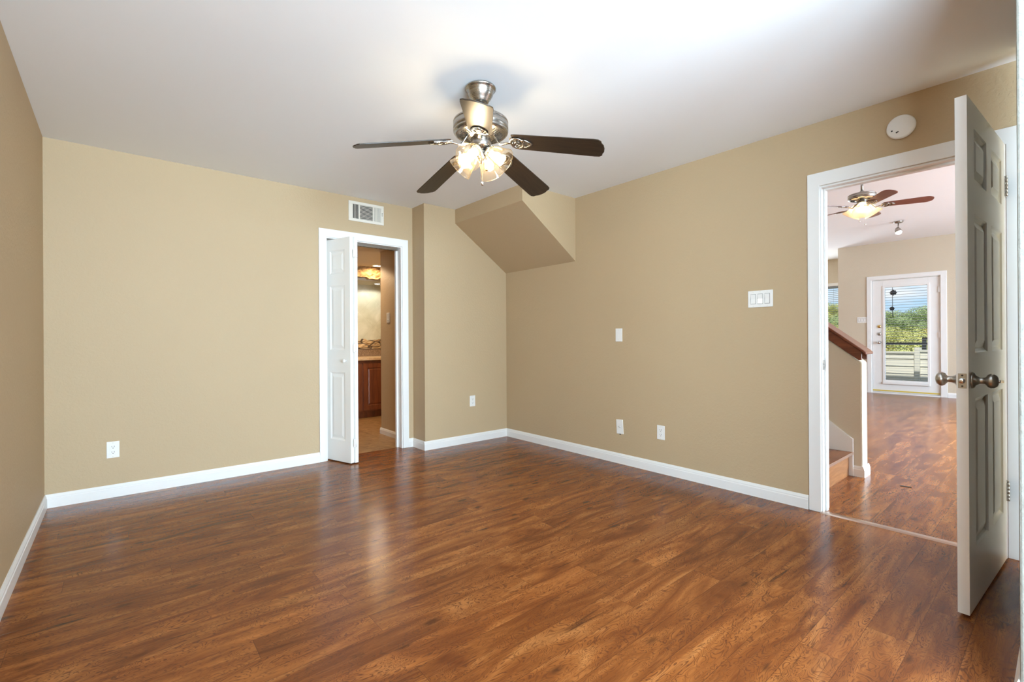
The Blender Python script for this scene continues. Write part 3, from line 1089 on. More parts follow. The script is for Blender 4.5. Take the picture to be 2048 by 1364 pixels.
def ceiling_fan(name, label, loc, ceil_z, zb, t0, R, blade_mat, shades, shade_mat, bulb_mat, tip, kit='four', bl_w=(0.115, 0.142), pitch=13, droop=0.0, bz=0.0, rs=1.0, hs=1.0):
    """loc = (x, y); all z below are relative to the blade plane zb; root sits at the ceiling"""
    root = thing(name, label, 'ceiling fan', (loc[0], loc[1], ceil_z), 0)
    top = ceil_z - zb                     # ceiling above the blade plane
    o = -top                              # offset of the blade plane from the root

    def Z(z):
        return o + z

    def S(prof):                      # scaled motor profile (distances from the blade plane)
        return [(r_ * rs, o + bz + (z_ - o - bz) * hs) for r_, z_ in prof]
    # canopy
    c = MB()
    c.lathe([(0.0, 0), (0.080, 0), (0.083, -0.004), (0.083, -0.010), (0.077, -0.014), (0.072, -0.020), (0.066, -0.040), (0.056, -0.058),
             (0.046, -0.070), (0.043, -0.078), (0.036, -0.084), (0.024, -0.086), (0.020, -0.078), (0.0, -0.078)], 48)
    c.build('canopy', MNI, root)
    c = MB()
    c.lathe([(0, S([(0, Z(0.235))])[0][1]), (0.0125, S([(0, Z(0.235))])[0][1]), (0.0125, -0.060), (0, -0.060)], 24)
    c.lathe(S([(0, Z(0.285)), (0.021, Z(0.285)), (0.024, Z(0.278)), (0.024, Z(0.252)), (0.036, Z(0.244)), (0.040, Z(0.236)), (0, Z(0.236))]), 32)
    c.build('downrod', MNI, root)
    # motor housing
    c = MB()
    c.lathe(S([(0.0, Z(0.240)), (0.060, Z(0.240)), (0.110, Z(0.234)), (0.138, Z(0.226)), (0.146, Z(0.218)), (0.148, Z(0.210)), (0.148, Z(0.206)), (0.1455, Z(0.205)),
             (0.1455, Z(0.202)), (0.148, Z(0.200)), (0.148, Z(0.160)), (0.1455, Z(0.158)), (0.1455, Z(0.155)), (0.148, Z(0.153)),
             (0.147, Z(0.146)), (0.141, Z(0.137)), (0.133, Z(0.131)), (0.125, Z(0.1285)), (0.070, Z(0.114)), (0.060, Z(0.106)), (0.0, Z(0.106))]), 64)
    mh = c.build('motor_housing', MNI, root)
    c = MB()
    ns = 40
    for k in range(ns):
        a = 2 * math.pi * k / ns
        M = rotz(a) @ Matrix.Translation((0.097 * rs, 0, S([(0, Z(0.1213))])[0][1])) @ Matrix.Rotation(math.radians(-12.3), 4, 'Y')
        c.box(-0.020, 0.020, -0.0026, 0.0026, -0.0015, 0.0012, 0, M)
    c.build('vent_slot', MBLK, mh)
    c = MB()
    c.lathe(S([(0, Z(0.110)), (0.050, Z(0.110)), (0.055, Z(0.104)), (0.056, Z(0.054)), (0.053, Z(0.048)), (0.044, Z(0.042)), (0.036, Z(0.030)), (0.0, Z(0.026))]), 48)
    c.build('switch_housing', MNI, root)
    # blades
    for k in range(5):
        a = math.radians(t0) + k * 2 * math.pi / 5
        T = rotz(a)
        P = Matrix.Rotation(math.radians(-pitch), 4, 'X')   # clockwise edge (local -y) turned up
        Mb = T @ Matrix.Translation((0.17, 0, Z(bz))) @ Matrix.Rotation(math.radians(droop), 4, 'Y') @ P @ Matrix.Translation((-0.17, 0, 0))
        src = ogee_blade(0.180, R, bl_w[0], bl_w[1], 0.0055, tip)
        mb = MB()
        mb.add(src.v, src.f)
        # the wood grain follows the blade: keep the mesh in its own frame
        bo = mb.build('blade', blade_mat, root, 0.0012, 1)
        bo.matrix_local = Mb
        c = MB()
        arm = [(0.064, 0, 0.026), (0.080, 0, 0.014), (0.098, 0, -0.008), (0.112, 0, -0.020), (0.130, 0, -0.018), (0.152, 0, -0.010), (0.172, 0, -0.008)]
        c.tube(arm, [0.013, 0.012, 0.0105, 0.010, 0.0095, 0.009, 0.009], 12, 0, None, 0.55, up=(0, 0, 1))
        zz = -0.0085
        # open heart of the bracket with its scroll and pointed tongue
        ring = [(0.205 + 0.036 * math.cos(q), 0.040 * math.sin(q), zz) for q in [2 * math.pi * i / 28 for i in range(28)]]
        c.tube(ring, 0.0072, 8, 0, None, 0.6, closed=True)
        sc_ = [(0.205 + (0.004 + 0.020 * i / 22) * math.cos(i * 0.42 + 0.5), (0.004 + 0.022 * i / 22) * math.sin(i * 0.42 + 0.5), zz - 0.001) for i in range(23)]
        c.tube(sc_, [0.0062 - 0.0001 * i for i in range(23)], 8, 0, None, 0.6)
        c.tube([(0.232, -0.030, zz), (0.252, -0.028, zz), (0.272, -0.014, zz), (0.286, 0.0, zz + 0.001)], [0.007, 0.0062, 0.005, 0.003], 8, 0, None, 0.5)
        c.tube([(0.232, 0.030, zz), (0.252, 0.028, zz), (0.272, 0.014, zz), (0.286, 0.0, zz + 0.001)], [0.007, 0.0062, 0.005, 0.003], 8, 0, None, 0.5)
        c.prism([(0.168, -0.040), (0.262, -0.030), (0.286, 0), (0.262, 0.030), (0.168, 0.040)], -0.0062, -0.0032)
        br = c.build('blade_bracket', MNI, root)
        br.matrix_local = Mb
    # light kit
    c = MB()
    c.lathe([(0, Z(0.034)), (0.028, Z(0.034)), (0.032, Z(0.026)), (0.028, Z(0.004)), (0.020, Z(-0.014)), (0.010, Z(-0.026)), (0.006, Z(-0.034)), (0, Z(-0.036))], 32)
    c.build('light_fitter', MNI, root)
    for sa, tilt in shades:
        a = math.radians(sa)
        dr = Vector((math.cos(a), math.sin(a), 0))
        tl = math.radians(tilt)
        d = dr * math.sin(tl) + Vector((0, 0, -math.cos(tl)))
        neck = dr * 0.046 + Vector((0, 0, Z(0.024)))
        c = MB()
        c.tube([dr * 0.020 + Vector((0, 0, Z(0.022))), dr * 0.030 + Vector((0, 0, Z(0.030))), neck - d * 0.020, neck], [0.008, 0.008, 0.010, 0.012], 12)
        M = aim(neck, d)
        c.lathe([(0, -0.012), (0.018, -0.012), (0.026, -0.006), (0.029, 0.002), (0.029, 0.010), (0.0265, 0.010), (0.0265, 0.000), (0.0, 0.0)], 32, M)
        c.build('lamp_holder', MNI, root)
        if kit == 'four':
            sh = bell(M, 0.112, 0.029, 0.070).build('glass_shade', shade_mat, root)
        else:
            sh = bell(M, 0.125, 0.032, 0.090, False).build('glass_shade', shade_mat, root)
        c = MB()
        c.lathe([(0, 0.022), (0.014, 0.022), (0.016, 0.038), (0.0225, 0.052), (0.0250, 0.064), (0.0225, 0.076), (0.014, 0.086), (0, 0.089)], 24, M)
        c.build('bulb', bulb_mat, root)
    return root, Z


fan, FZ = ceiling_fan('ceiling_fan', 'brushed nickel ceiling fan with espresso blades and four lit glass shades in the bedroom',
                      (1.506, 2.039), HC, 2.08, 16.0, 0.665, MBLADE, [(205, 52), (295, 52), (25, 52), (115, 52)], MSHADE, MBULB, 'ogee', droop=11.0, bz=0.065, hs=0.83)
for (cx, cy, z1, mat, nm) in ((-0.012, -0.027, -0.150, MCHR, 'chrome teardrop pull'), (0.030, -0.012, -0.060, MBRASS, 'amber ball pull')):
    c = MB()
    z = FZ(0.0)
    while z > FZ(z1) + 0.008:
        c.lathe([(0, -0.0013), (0.0013, 0), (0, 0.0013)], 6, Matrix.Translation((cx, cy, z)))
        z -= 0.0032
    pc = c.build('pull_chain', MNI, fan)
    c = MB()
    c.lathe([(0, 0.011), (0.003, 0.009), (0.0075, 0.003), (0.0085, -0.003), (0.006, -0.009), (0, -0.011)], 20, Matrix.Translation((cx, cy, FZ(z1))))
    k = c.build('pull_knob', mat, pc)
    k['label'] = nm

fan2, FZ2 = ceiling_fan('ceiling_fan', 'distant fan with mahogany blades and alabaster shades seen through the entry doorway',
                        (6.32, 1.472), HL, 2.54, 1.0, 0.605, MBLADE2, [(193, 35), (313, 35), (73, 35)], MALAB, MBULB2, 'round', 'three', (0.105, 0.135), 12, 0.0, 0.0, 0.88, 0.62)
for (cx, cy, z1) in ((-0.02, 0.02, -0.16), (-0.01, -0.03, -0.20)):
    c = MB()
    c.lathe([(0, FZ2(z1)), (0.0015, FZ2(z1)), (0.0015, FZ2(-0.03)), (0, FZ2(-0.03))], 6, Matrix.Translation((cx, cy, 0)))
    c.lathe([(0, FZ2(z1) - 0.012), (0.009, FZ2(z1)), (0, FZ2(z1) + 0.012)], 12, Matrix.Translation((cx, cy, 0)))
    c.build('pull_chain', MPL, fan2)

# ------------------------------------------------------------------ living room shell
struct(MB().box(XR + 0.06, 13.04, 2.93, 6.2, -0.10, 0.0).box(XR + 0.06, XF + 0.14, -3.6, 2.93, -0.10, 0.0), 'floor_living', MF,
       'lighter glossy laminate floor of the living room beyond the entry doorway', 'floor')
struct(MB().box(XR + WT - 0.02, 13.04, 2.93, 6.2, HL, HL + 0.12).box(XR + WT - 0.02, XF + 0.14, -3.6, 2.93, HL, HL + 0.12), 'ceiling_living', MC,
       'bright white living room ceiling with the distant fan and spotlight', 'ceiling')
struct(MB().box(XR + 0.02, XR + WT, -3.6, 6.2, HC - 0.001, HL + 0.02).box(XR + 0.02, XR + WT, -3.6, -0.10, 0, HC).box(XR + 0.02, XR + WT, YJ + 0.3, 6.2, 0, HC),
       'wall_living_near', MWL, 'living room side of the wall that divides it from the bedroom', 'wall')
DY0, DY1, DZ1 = 1.495, 2.515, 2.215       # door opening in the far wall
wl = MB()
wl.box(XF, XF + 0.14, DY1, 3.07, 0, HL)
wl.box(XF, XF + 0.14, DY0, DY1, DZ1, HL)
wl.box(XF, XF + 0.14, -3.6, DY0, 0, HL)
struct(wl, 'wall_living_far', MWL, 'pale beige living room wall around the glazed patio door', 'wall')
wl = MB()
WY0, WY1, WZ0, WZ1 = 3.40, 5.80, 0.85, 2.30
wl.box(12.9, 13.04, 2.9, WY0, 0, HL)
wl.box(12.9, 13.04, WY1, 6.2, 0, HL)
wl.box(12.9, 13.04, WY0, WY1, 0, WZ0)
wl.box(12.9, 13.04, WY0, WY1, WZ1, HL)
wl.box(XF + 0.14, 12.9, 2.93, 3.07, 0, HL)
struct(wl, 'wall_living_bay', MWL, 'recessed beige wall with the blind covered window behind the stair rail', 'wall')
struct(MB().box(XR + WT, 13.04, 6.08, 6.2, 0, HL), 'wall_living_north', MWL, 'beige living room wall beyond the stairs', 'wall')
ws = MB()
ws.box(XR + WT, 5.2, -3.54, -3.42, 0, HL)
ws.box(10.0, XF, -3.54, -3.42, 0, HL)
ws.box(5.2, 10.0, -3.54, -3.42, 2.7, HL)
ws.box(5.2, 10.0, -3.54, -3.42, 0, 0.4)
struct(ws, 'wall_living_side', MWL, 'beige living room wall with the added wide side window', 'wall')
w3 = thing('added_window_3', 'added unseen wide white framed side window of the living room', 'window', (7.6, -3.48, 0.4), 0, None, 'structure')  # added out of view to carry the living room fill panels
fr = MB()
for a in ((-2.4, -2.34, 0, 2.3), (2.34, 2.4, 0, 2.3), (-0.83, -0.77, 0, 2.3), (0.77, 0.83, 0, 2.3), (-2.34, 2.34, 0, 0.06), (-2.34, 2.34, 2.24, 2.3)):
    fr.box(a[0], a[1], -0.04, 0.04, a[2], a[3])
fr.build('window_frame', MT, w3)
baseboard('baseboard_living', 'white baseboard under the living room door wall',
          [((XF, -3.42), (XF, DY0 - 0.09)), ((XF, DY1 + 0.09), (XF, 3.07))])

# recess window with blinds
w2 = thing('window_2', 'narrow view of a white cased window behind the stair rail', 'window', (12.9, WY0, WZ0), 0, None, 'structure')
fr = MB()
Wd, Hd = WY1 - WY0, WZ1 - WZ0
fr.box(-0.015, 0, -0.07, 0, -0.07, Hd + 0.07)
fr.box(-0.015, 0, Wd, Wd + 0.07, -0.07, Hd + 0.07)
fr.box(-0.015, 0, 0, Wd, Hd, Hd + 0.07)
fr.box(-0.015, 0, 0, Wd, -0.07, 0)
fr.build('casing', MT, w2)
fr = MB()
for a in ((0, 0.05, 0, Hd), (Wd - 0.05, Wd, 0, Hd), (Wd / 2 - 0.03, Wd / 2 + 0.03, 0, Hd)):
    fr.box(0.06, 0.10, a[0], a[1], a[2], a[3])
fr.box(0.06, 0.10, 0, Wd, 0, 0.05)
fr.box(0.06, 0.10, 0, Wd, Hd - 0.05, Hd)
fr.build('window_frame', MT, w2)
MB().box(0.078, 0.082, 0.04, Wd - 0.04, 0.04, Hd - 0.04).build('window_pane', MPANE, w2)


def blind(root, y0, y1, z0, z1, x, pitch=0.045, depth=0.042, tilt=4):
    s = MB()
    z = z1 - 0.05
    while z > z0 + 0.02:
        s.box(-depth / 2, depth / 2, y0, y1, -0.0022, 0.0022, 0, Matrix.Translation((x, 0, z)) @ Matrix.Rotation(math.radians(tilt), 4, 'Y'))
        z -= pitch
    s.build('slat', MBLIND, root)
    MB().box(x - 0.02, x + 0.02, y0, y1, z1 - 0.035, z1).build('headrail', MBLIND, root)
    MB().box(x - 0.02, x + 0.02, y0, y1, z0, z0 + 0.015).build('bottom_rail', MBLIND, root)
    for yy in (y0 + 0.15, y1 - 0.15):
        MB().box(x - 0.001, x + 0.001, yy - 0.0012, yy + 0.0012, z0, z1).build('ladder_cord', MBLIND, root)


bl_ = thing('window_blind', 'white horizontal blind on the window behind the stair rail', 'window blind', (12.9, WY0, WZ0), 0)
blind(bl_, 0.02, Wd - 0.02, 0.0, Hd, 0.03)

# glazed patio door
pd = thing('door_2', 'white glazed patio door with blind on the far living room wall', 'door', (XF, DY0, 0), 0, None, 'structure')
PW = DY1 - DY0
c = MB()
c.prism([(-0.085, 0), (0.0, 0), (0.0, DZ1), (PW, DZ1), (PW, 0), (PW + 0.07, 0), (PW + 0.07, DZ1 + 0.072), (-0.085, DZ1 + 0.072)], -0.018, 0, 'x')
c.build('casing', MT, pd, 0.003)
c = MB()
c.box(0, 0.14, 0, 0.012, 0, DZ1)
c.box(0, 0.14, PW - 0.012, PW, 0, DZ1)
c.box(0, 0.14, 0.012, PW - 0.012, DZ1 - 0.012, DZ1)
c.build('jamb', MT, pd)
GY0, GY1, GZ0, GZ1 = 0.185, 0.810, 0.265, 2.055
c = MB()
for a in ((0.015, GY0 - 0.02, 0.03, DZ1 - 0.016), (GY1 + 0.02, PW - 0.016, 0.03, DZ1 - 0.016), (GY0 - 0.02, GY1 + 0.02, 0.03, GZ0 - 0.02), (GY0 - 0.02, GY1 + 0.02, GZ1 + 0.02, DZ1 - 0.016)):
    c.box(0.020, 0.062, a[0], a[1], a[2], a[3])
c.build('door_leaf', MT, pd, 0.001, 1)
c = MB()
c.prism([(GY0 - 0.035, GZ0 - 0.035), (GY1 + 0.035, GZ0 - 0.035), (GY1 + 0.035, GZ1 + 0.035), (GY0 - 0.035, GZ1 + 0.035)], 0.004, 0.020, 'x')
c = MB()
for a in ((GY0 - 0.035, GY0, GZ0 - 0.035, GZ1 + 0.035), (GY1, GY1 + 0.035, GZ0 - 0.035, GZ1 + 0.035), (GY0, GY1, GZ0 - 0.035, GZ0), (GY0, GY1, GZ1, GZ1 + 0.035)):
    c.box(0.006, 0.072, a[0], a[1], a[2], a[3])
c.box(-0.012, 0.006, GY0 - 0.035, GY1 + 0.035, GZ0 - 0.075, GZ0 - 0.035)
c.build('glazing_frame', MT, pd, 0.002, 1)
MB().box(0.052, 0.056, GY0, GY1, GZ0, GZ1).build('window_pane', MPANE, pd)
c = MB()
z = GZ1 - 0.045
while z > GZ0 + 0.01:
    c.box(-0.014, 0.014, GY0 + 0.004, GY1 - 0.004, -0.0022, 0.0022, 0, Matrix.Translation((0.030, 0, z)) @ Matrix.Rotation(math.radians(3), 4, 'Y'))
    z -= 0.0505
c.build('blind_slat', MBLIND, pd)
wand = MB().lathe([(0, 1.50), (0.005, 1.50), (0.004, 2.05), (0, 2.05)], 8, Matrix.Translation((0.004, 2.185 - DY0, 0))).build('blind_wand', MRLG, pd)
MYD = Matrix.Rotation(math.radians(-90), 4, 'Y')
for zz, mt, nm in ((1.303, MBRASS, 'brass upper lock'), (1.156, MNIP, 'nickel deadbolt'), (0.990, MCHR, 'silver door knob')):
    c = MB()
    c.lathe([(0, 0), (0.032, 0), (0.030, 0.010), (0.014, 0.016), (0, 0.018)] if zz > 1 else
            [(0, 0), (0.032, 0), (0.030, 0.008), (0.013, 0.014), (0.013, 0.034), (0.027, 0.044), (0.029, 0.056), (0.018, 0.066), (0, 0.068)], 24,
            Matrix.Translation((0.020, 2.395 - DY0, zz)) @ MYD)
    k = c.build('deadbolt' if zz > 1 else 'knob', mt, pd)
    k['label'] = nm
for zz in (1.957, 1.136, 0.30):
    c = MB()
    c.box(-0.002, 0.020, 0.004, 0.030, zz - 0.05, zz + 0.05)
    c.build('hinge', MT, pd)
MB().box(0.012, 0.020, 0.016, PW - 0.016, 0.045, 0.068).build('weatherstrip', MTAPE, pd)
MB().box(-0.01, 0.14, 0.0, PW, 0.0, 0.022).build('sill', MT, pd)

rocker_switch('distant white switch plate left of the patio door', (XF, 2.665, 1.44), 'x', 3, 0.163, MPL)

# small ornaments hung outside the patio door glass
for (yy, zz, rr, lb) in ((2.186, 1.951, 0.052, 'larger dark round ornament stuck at the top of patio door glass'),
                         (2.207, 1.645, 0.037, 'smaller dark round ornament lower on the patio door glass')):
    c = MB()
    M = Matrix.Translation((XF + 0.074, yy, zz)) @ Matrix.Rotation(math.radians(90), 4, 'Y')
    pr = []
    for k in range(32):
        q = 2 * math.pi * k / 32
        r_ = rr * (1 + 0.10 * math.cos(8 * q))
        pr.append((r_ * math.cos(q), r_ * math.sin(q)))
    c.prism(pr, 0, 0.010, 'z', 0, M)
    c.lathe([(0, 0), (rr * 0.45, 0), (rr * 0.3, -0.012), (0, -0.016)], 20, M)
    tag(c.build('window_ornament', MRLG), lb, 'ornament')

tag(MB().box(-0.032, 0.032, -0.010, 0.010, 0.0, 0.003, 0, Matrix.Translation((4.42, 0.775, 0.0)) @ Matrix.Rotation(math.radians(-80), 4, 'Z')).build('wood_sliver', MBLK),
    'small dark sliver lying on the living room floor', 'debris')

# spotlight on the living room ceiling
s = thing('spotlight', 'small nickel ceiling spotlight beyond the distant fan', 'spotlight', (9.5, 1.74, HL), 0)
c = MB()
c.lathe([(0, 0), (0.062, 0), (0.064, -0.006), (0.055, -0.022), (0.020, -0.030), (0, -0.030)], 32)
c.build('canopy', MNI, s)
c = MB()
c.tube([(0, 0, -0.02), (-0.01, 0, -0.09), (-0.02, 0.01, -0.12)], 0.008, 10)
c.build('arm', MNI, s)
M = aim((-0.02, 0.01, -0.11), (-0.35, -0.25, -0.75))
c = MB()
c.lathe([(0, 0), (0.026, 0.0), (0.036, 0.02), (0.046, 0.09), (0.042, 0.09), (0.032, 0.02), (0, 0.01)], 28, M)
c.build('lamp_head', MNI, s)
c = MB()
c.lathe([(0, 0.02), (0.030, 0.03), (0.040, 0.085), (0.030, 0.102), (0, 0.108)], 24, M)
c.build('bulb', MSPOT, s)

# ------------------------------------------------------------------ stairs beyond the doorway
SX0, SX1 = XR + WT + 0.003, 4.468
st = thing('staircase', 'laminate stairs rising behind the half wall beyond the doorway', 'staircase', (SX0, 1.115, 0), 0)
rise, run = 0.190, 0.245
NST = 8
for k in range(NST):
    d = MB()
    d.box(0.0, SX1 - SX0 - 0.020, 0.018 + k * run, NST * run if k == NST - 1 else (k + 1) * run + 0.03, 0, k * rise + rise - 0.022)
    stp = d.build('step', MRISER, st)
    d = MB()
    d.box(0.0, SX1 - SX0 - 0.020, -0.008 + k * run, (k + 1) * run + 0.018, (k + 1) * rise - 0.022, (k + 1) * rise)
    d.build('tread', MF, stp, 0.004, 2)
    MB().box(0.0, SX1 - SX0 - 0.020, -0.012 + k * run, -0.008 + k * run, (k + 1) * rise - 0.020, (k + 1) * rise + 0.001).build('nosing', MTHR, stp, 0.001, 1)
sk = MB()
sk.prism([(-0.010, 0), (1.96, 0.0), (1.96, 1.85), (0.0, 0.30), (-0.010, 0.295)], SX1 - SX0 - 0.020, SX1 - SX0, 'x')
sk.build('skirt_board', MT, st, 0.002)
hw = MB()
HY0, HY1 = 1.046, 3.10
zc0, slope = 0.900, 0.80
hw.prism([(HY0, 0), (HY1, 0), (HY1, zc0 + slope * (HY1 - HY0)), (HY0, zc0)], SX1 + 0.002, 4.605, 'x')
struct(hw, 'wall_stair', MWL, 'low sloped beige half wall beside the stairs', 'wall', 0.012)
baseboard('baseboard_stair', 'white baseboard wrapping the end of the stair half wall',
          [((4.605, HY1), (4.605, HY0)), ((4.619, HY0), (SX1 - 0.014, HY0)), ((SX1, HY0), (SX1, 1.105))][1:], None, 0.95)
rl = thing('handrail_cap', 'sloped reddish wooden cap on top of the stair half wall', 'handrail', (4.5375, HY0, zc0), 0)
c = MB()
Lr = HY1 - HY0
c.prism([(0.02, 0.018), (Lr, 0.002 + slope * Lr), (Lr, 0.085 + slope * Lr), (0.0, 0.085), (0.0, 0.020)], -0.086, -0.068, 'x')
c.prism([(0.02, 0.018), (Lr, 0.002 + slope * Lr), (Lr, 0.085 + slope * Lr), (0.0, 0.085), (0.0, 0.020)], 0.068, 0.086, 'x')
c.build('apron', MRAIL, rl, 0.003)
c = MB()
c.prism([(-0.030, 0.062), (Lr, 0.086 + slope * Lr), (Lr, 0.110 + slope * Lr), (-0.020, 0.094), (-0.034, 0.078)], -0.102, 0.102, 'x')
c.build('cap', MRAIL, rl, 0.005, 3)
# upper landing body above the bedroom corner side
struct(MB().box(SX0, SX1, 1.115 + NST * run, 4.4, 0, NST * rise), 'floor_landing', MF, 'laminate stair landing above the flight', 'landing')

# ------------------------------------------------------------------ bathroom
HBT = 2.135
BY0 = YB + WT
struct(MB().box(0.2, 4.6, YB + 0.07, 7.1, -0.10, 0.0), 'floor_bathroom', MTILE, 'brown travertine tile floor beyond the folding door', 'floor')
struct(MB().box(0.2, 4.6, BY0, 7.1, HBT, HBT + 0.1), 'ceiling_bathroom', MCB, 'low warm lit bathroom ceiling', 'ceiling')
struct(MB().box(2.375, 2.49, BY0, 5.215, 0, HBT), 'wall_bathroom_partition', MWB, 'tan partition wall with a switch just inside the bathroom', 'wall')
struct(MB().box(0.2, 0.3, BY0, 7.1, 0, HBT).box(4.5, 4.6, BY0, 7.1, 0, HBT), 'wall_bathroom_sides', MWB, 'tan side walls of the bathroom', 'wall')
struct(MB().box(2.49, 4.5, 5.215 - 0.115, 5.215, 0, HBT).box(0.3, BX0 - 0.2, BY0, BY0 + 0.02, 0, HBT), 'wall_bathroom_near', MWB,
       'tan bathroom wall returning behind the partition', 'wall')
struct(MB().box(0.2, 4.6, 6.95, 7.1, 0, HBT), 'wall_bathroom_back', MTW, 'cream stone tiled wall above the vanity', 'wall')
baseboard('baseboard_bathroom', 'small baseboard on the tan bathroom partition', [((2.375, BY0), (2.375, 5.229))], None, 0.8)
rocker_switch('beige switch plate on the tan bathroom partition', (2.375, 5.015, 1.352), 'x', 1, 0.072, MPLI)
# vanity
vx0, vx1, vy = 2.05, 4.45, 6.36
va = thing('vanity_cabinet', 'dark cherry bathroom vanity cabinet seen past the folding door', 'cabinet', (vx0, vy, 0), 0)
c = MB()
c.box(0, vx1 - vx0, 0.02, 0.58, 0.09, 0.812)
c.box(0, vx1 - vx0, 0.075, 0.58, 0, 0.09)
c.build('body', MCAB, va)
for k, (a, b) in enumerate(((0.07, 0.56), (0.585, 1.10), (1.12, 1.60), (1.62, 2.2))):
    s_ = panel_slab(b - a, 0.66, 0.02, [(0.062, b - a - 0.062)], [(0.065, 0.595)], 0.008, 0.008, 0.020)
    mb = MB()
    mb.add(s_.v, s_.f, 0, Matrix.Translation((a, 0.0, 0.112)))
    mb.build('door', MCAB, va)
c = MB()
c.box(vx0 - 0.02, vx1, vy - 0.025, 6.95, 0.812, 0.850)
tag(c.build('countertop', MCOUNT, None, 0.006, 3), 'tan stone counter on the vanity cabinet', 'countertop')
c = MB()
c.box(vx0 - 0.02, vx1, 6.915, 6.95, 0.850, 0.960)
tag(c.build('granite_backsplash', MGRAN), 'speckled granite strip standing on the vanity counter', 'backsplash')


def rocky(name, label, x0, x1, y0, y1, z0, z1, jag_low, jag_top, seed, cat, mat=None):
    rnd = random.Random(seed)
    n = 60
    vs, fs = [], []
    rows = 8
    for i in range(n + 1):
        x = x0 + (x1 - x0) * i / n
        zl = z0 + (rnd.uniform(-1, 1) * jag_low)
        zt = z1 + (rnd.uniform(-1, 1) * jag_top)
        for j in range(rows + 1):
            vs.append((x, y0 + rnd.uniform(-0.012, 0.012), zl + (zt - zl) * j / rows))
        vs.append((x, y1, zt))
        vs.append((x, y1, zl))
    m_ = rows + 3
    for i in range(n):
        for j in range(m_):
            k = (j + 1) % m_
            fs.append((i * m_ + j, (i + 1) * m_ + j, (i + 1) * m_ + k, i * m_ + k))
    fs.append(tuple(range(m_)))
    fs.append(tuple(range(n * m_, n * m_ + m_))[::-1])
    mb = MB()
    mb.add(vs, fs)
    return tag(mb.build(name, mat or MSTONE), label, cat)


rocky('stone_border', 'rough tan stone course with uneven top edge above the vanity', 2.05, 4.45, 6.90, 6.95, 0.965, 1.105, 0.0, 0.018, 3, 'stone border', MFIELD)
# lower soffit with the second lamp and the glowing stone valance
struct(MB().box(0.3, 4.5, 6.45, 6.95, 1.945, HBT), 'trim_vanity_soffit', MVS, 'pale dropped soffit above the vanity', 'soffit')
rocky('stone_valance', 'warm lit rough stone valance below the bathroom ceiling', 2.05, 4.45, 6.36, 6.45, 1.972, HBT, 0.016, 0.0, 5, 'valance')


def can(label, x, y, z, r, mat):
    t = thing('recessed_light', label, 'recessed light', (x, y, z), 0)
    c = MB()
    c.lathe([(r, 0.0), (r * 1.35, 0.0), (r * 1.35, -0.004), (r, -0.006)], 32)
    c.build('trim_ring', MPL, t)
    c = MB()
    c.lathe([(0, -0.004), (r * 0.7, -0.004), (r, -0.001), (0, 0.0)], 24)
    c.build('lamp', mat, t)


can('glowing recessed lamp in front of the stone valance', 2.78, 6.22, HBT - 0.001, 0.055, MCAN)
can('glowing lamp in the pale soffit above the vanity', 3.00, 6.70, 1.944, 0.040, MSPOT)
bd = bpy.data.lights.new('bathroom lamp glow', 'SPOT')
bd.energy = 70
bd.spot_size = math.radians(150)
bd.shadow_soft_size = 0.06
bd.color = (1.0, 0.74, 0.48)
bo = bpy.data.objects.new('bathroom lamp glow', bd)
COL.objects.link(bo)
bo.location = (2.2, 5.7, HBT - 0.03)
vd = bpy.data.lights.new('vanity lamp glow', 'SPOT')
vd.energy = 11
vd.spot_size = math.radians(160)
vd.shadow_soft_size = 0.05
vd.color = (1.0, 0.98, 0.90)
vo = bpy.data.objects.new('vanity lamp glow', vd)
COL.objects.link(vo)
vo.location = (3.00, 6.66, 1.925)
wd = bpy.data.lights.new('valance lamp glow', 'SPOT')
wd.energy = 12
wd.spot_size = math.radians(170)
wd.shadow_soft_size = 0.05
wd.color = (1.0, 0.70, 0.38)
wo = bpy.data.objects.new('valance lamp glow', wd)
COL.objects.link(wo)
wo.location = (2.78, 6.22, HBT - 0.02)
can('recessed lamp over the bathroom floor', 2.2, 5.75, HBT - 0.001, 0.055, MCAN)

# ------------------------------------------------------------------ outdoors
def ground_z(x, y):
    return min(-3.4 + max(0, (x - 30)) * 0.075 + 0.4 * math.sin(x * 0.11) * math.cos(y * 0.13), 4.0)


gr = MB()
N = 40
gv, gf = [], []
for i in range(N + 1):
    for j in range(N + 1):
        x = 14 + i * 5.0
        y = -80 + j * 5.0
        base = ground_z(x, y)
        gv.append((x, y, base))
for i in range(N):
    for j in range(N):
        a = i * (N + 1) + j
        gf.append((a, a + N + 1, a + N + 2, a + 1))
gr.add(gv, gf, 0, None, True)
struct(gr, 'hillside', MGRND, 'green wooded hillside rising beyond the balcony', 'hillside')
struct(MB().box(XF + 0.14, 14.2, -3.6, 2.93, -0.16, -0.02), 'balcony_floor', MSIDE, 'pale balcony floor outside the patio door', 'balcony')


def parapet(label, y0, y1, ztop, x):
    r = thing('balcony_parapet', label, 'parapet', (x, y0, -0.02), 0)
    c = MB()
    z = 0.0
    L = y1 - y0
    while z < ztop - 0.04:
        zt = min(z + 0.160, ztop - 0.02)
        c.prism([(0, z), (-0.020, z), (-0.004, zt), (0, zt)], 0, L, 'y')
        z += 0.160
    c.box(0, 0.10, 0, L, 0, ztop - 0.02)
    c.build('siding', MSIDE, r)
    MB().box(-0.03, 0.13, 0, L, ztop - 0.02, ztop + 0.02).build('cap_board', MSIDE, r)


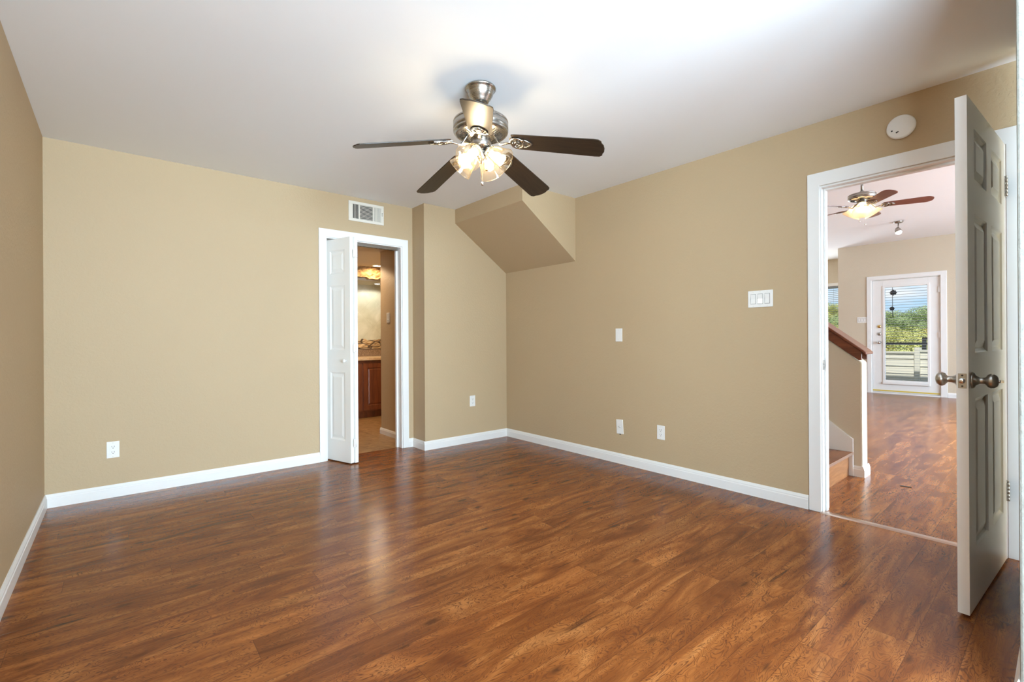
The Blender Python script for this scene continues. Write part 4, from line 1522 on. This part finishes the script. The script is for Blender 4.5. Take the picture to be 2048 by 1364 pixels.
parapet('pale siding clad parapet left of its post outside', 2.15, 5.5, 0.775, 13.2)
parapet('taller pale parapet right of the post outside', -3.4, 2.06, 0.815, 13.2)
tag(MB().box(13.12, 13.35, 2.06, 2.15, -0.02, 0.86).build('parapet_post', MSIDE, None, 0.004), 'pale square post between the two outdoor parapets', 'post')
rg = thing('metal_railing', 'dark metal railing beyond the balcony parapet', 'railing', (13.9, 0, -0.02), 0)
MB().box(-0.03, 0.03, -3.4, 5.5, 0.935, 0.985).build('top_rail', MRLG, rg)
MB().box(-0.02, 0.02, -3.4, 2.1, 1.06, 1.10).build('top_rail', MRLG, rg)
for yy in (2.1, 0.5, -1.2, 3.9, 5.4):
    MB().box(-0.035, 0.035, yy - 0.035, yy + 0.035, 0, 1.10 if yy == 2.1 else 0.98).build('rail_post', MRLG, rg)


def leafball(seed, n, rx, rz):
    rnd = random.Random(seed)
    mb = MB()
    blobs = [(rnd.uniform(-0.6, 0.6) * rx, rnd.uniform(-0.6, 0.6) * rx, rnd.uniform(-0.6, 0.6) * rz, rnd.uniform(0.22, 0.45)) for _ in range(22)]
    vs, fs = [], []
    for _ in range(n):
        b = rnd.choice(blobs)
        d = Vector((rnd.gauss(0, 1), rnd.gauss(0, 1), rnd.gauss(0, 1))).normalized()
        rr = b[3] * rx * rnd.uniform(0.65, 1.1)
        p = Vector(b[:3]) + Vector((d.x * rr, d.y * rr, d.z * rr * rz / rx))
        nn = (d + Vector((rnd.uniform(-.6, .6), rnd.uniform(-.6, .6), rnd.uniform(-.6, .6)))).normalized()
        a = nn.cross(Vector((0, 0, 1)))
        if a.length < 1e-3:
            a = Vector((1, 0, 0))
        a.normalize()
        c_ = nn.cross(a)
        ra = rnd.uniform(0, 6.28)
        a, c_ = a * math.cos(ra) + c_ * math.sin(ra), c_ * math.cos(ra) - a * math.sin(ra)
        s_ = rnd.uniform(0.035, 0.075)
        k = len(vs)
        vs += [p - a * s_, p - c_ * s_ * 0.7, p + a * s_, p + c_ * s_ * 0.7]
        fs.append((k, k + 1, k + 2, k + 3))
    mb.add(vs, fs)
    return mb


protos = []
for k in range(3):
    me = leafball(30 + k, 36000, 2.6, 2.0).build('crown', MLEAF[k])
    protos.append(me.data)
    bpy.data.objects.remove(me)
trunk_mesh = None
rnd = random.Random(11)
spots = []
for (dist, n, top) in ((36, 3, -0.3), (46, 4, 1.0), (57, 4, 2.3), (69, 5, 3.6), (83, 6, 4.9)):
    for k in range(n):
        # the sector of hillside that the patio door and the bay window look onto
        ay = 0.085 + (k + 0.5 + rnd.uniform(-0.12, 0.12)) / n * 0.28
        spots.append((dist + (2.6 if k % 2 else -2.6) + rnd.uniform(-0.5, 0.5), ay, top + rnd.uniform(-0.4, 0.9)))
kinds = ['yellow green', 'mid green', 'golden']
for i, (dx, ay, top) in enumerate(spots):
    kk = rnd.choice((0, 0, 1, 2)) if dx < 62 else rnd.choice((0, 1, 1))
    gz = ground_z(dx, dx * ay) - 0.2
    t = thing('tree', '%s leafed tree on the hillside beyond the balcony' % kinds[kk], 'tree', (dx, dx * ay, gz), rnd.uniform(0, 6),
              'hillside trees with %s leaves' % kinds[kk])
    c = bpy.data.objects.new('crown', protos[kk])
    COL.objects.link(c)
    c.parent = t
    c.location = (0, 0, top - gz - 1.7)
    if trunk_mesh is None:
        tk = MB().lathe([(0, -0.5), (0.22, -0.5), (0.14, 1.4), (0.08, 3.0), (0, 3.0)], 10).build('trunk', MTRUNK, t)
        trunk_mesh = tk.data
    else:
        tk = bpy.data.objects.new('trunk', trunk_mesh)
        COL.objects.link(tk)
        tk.parent = t

bpy.data.objects.remove(Lf)
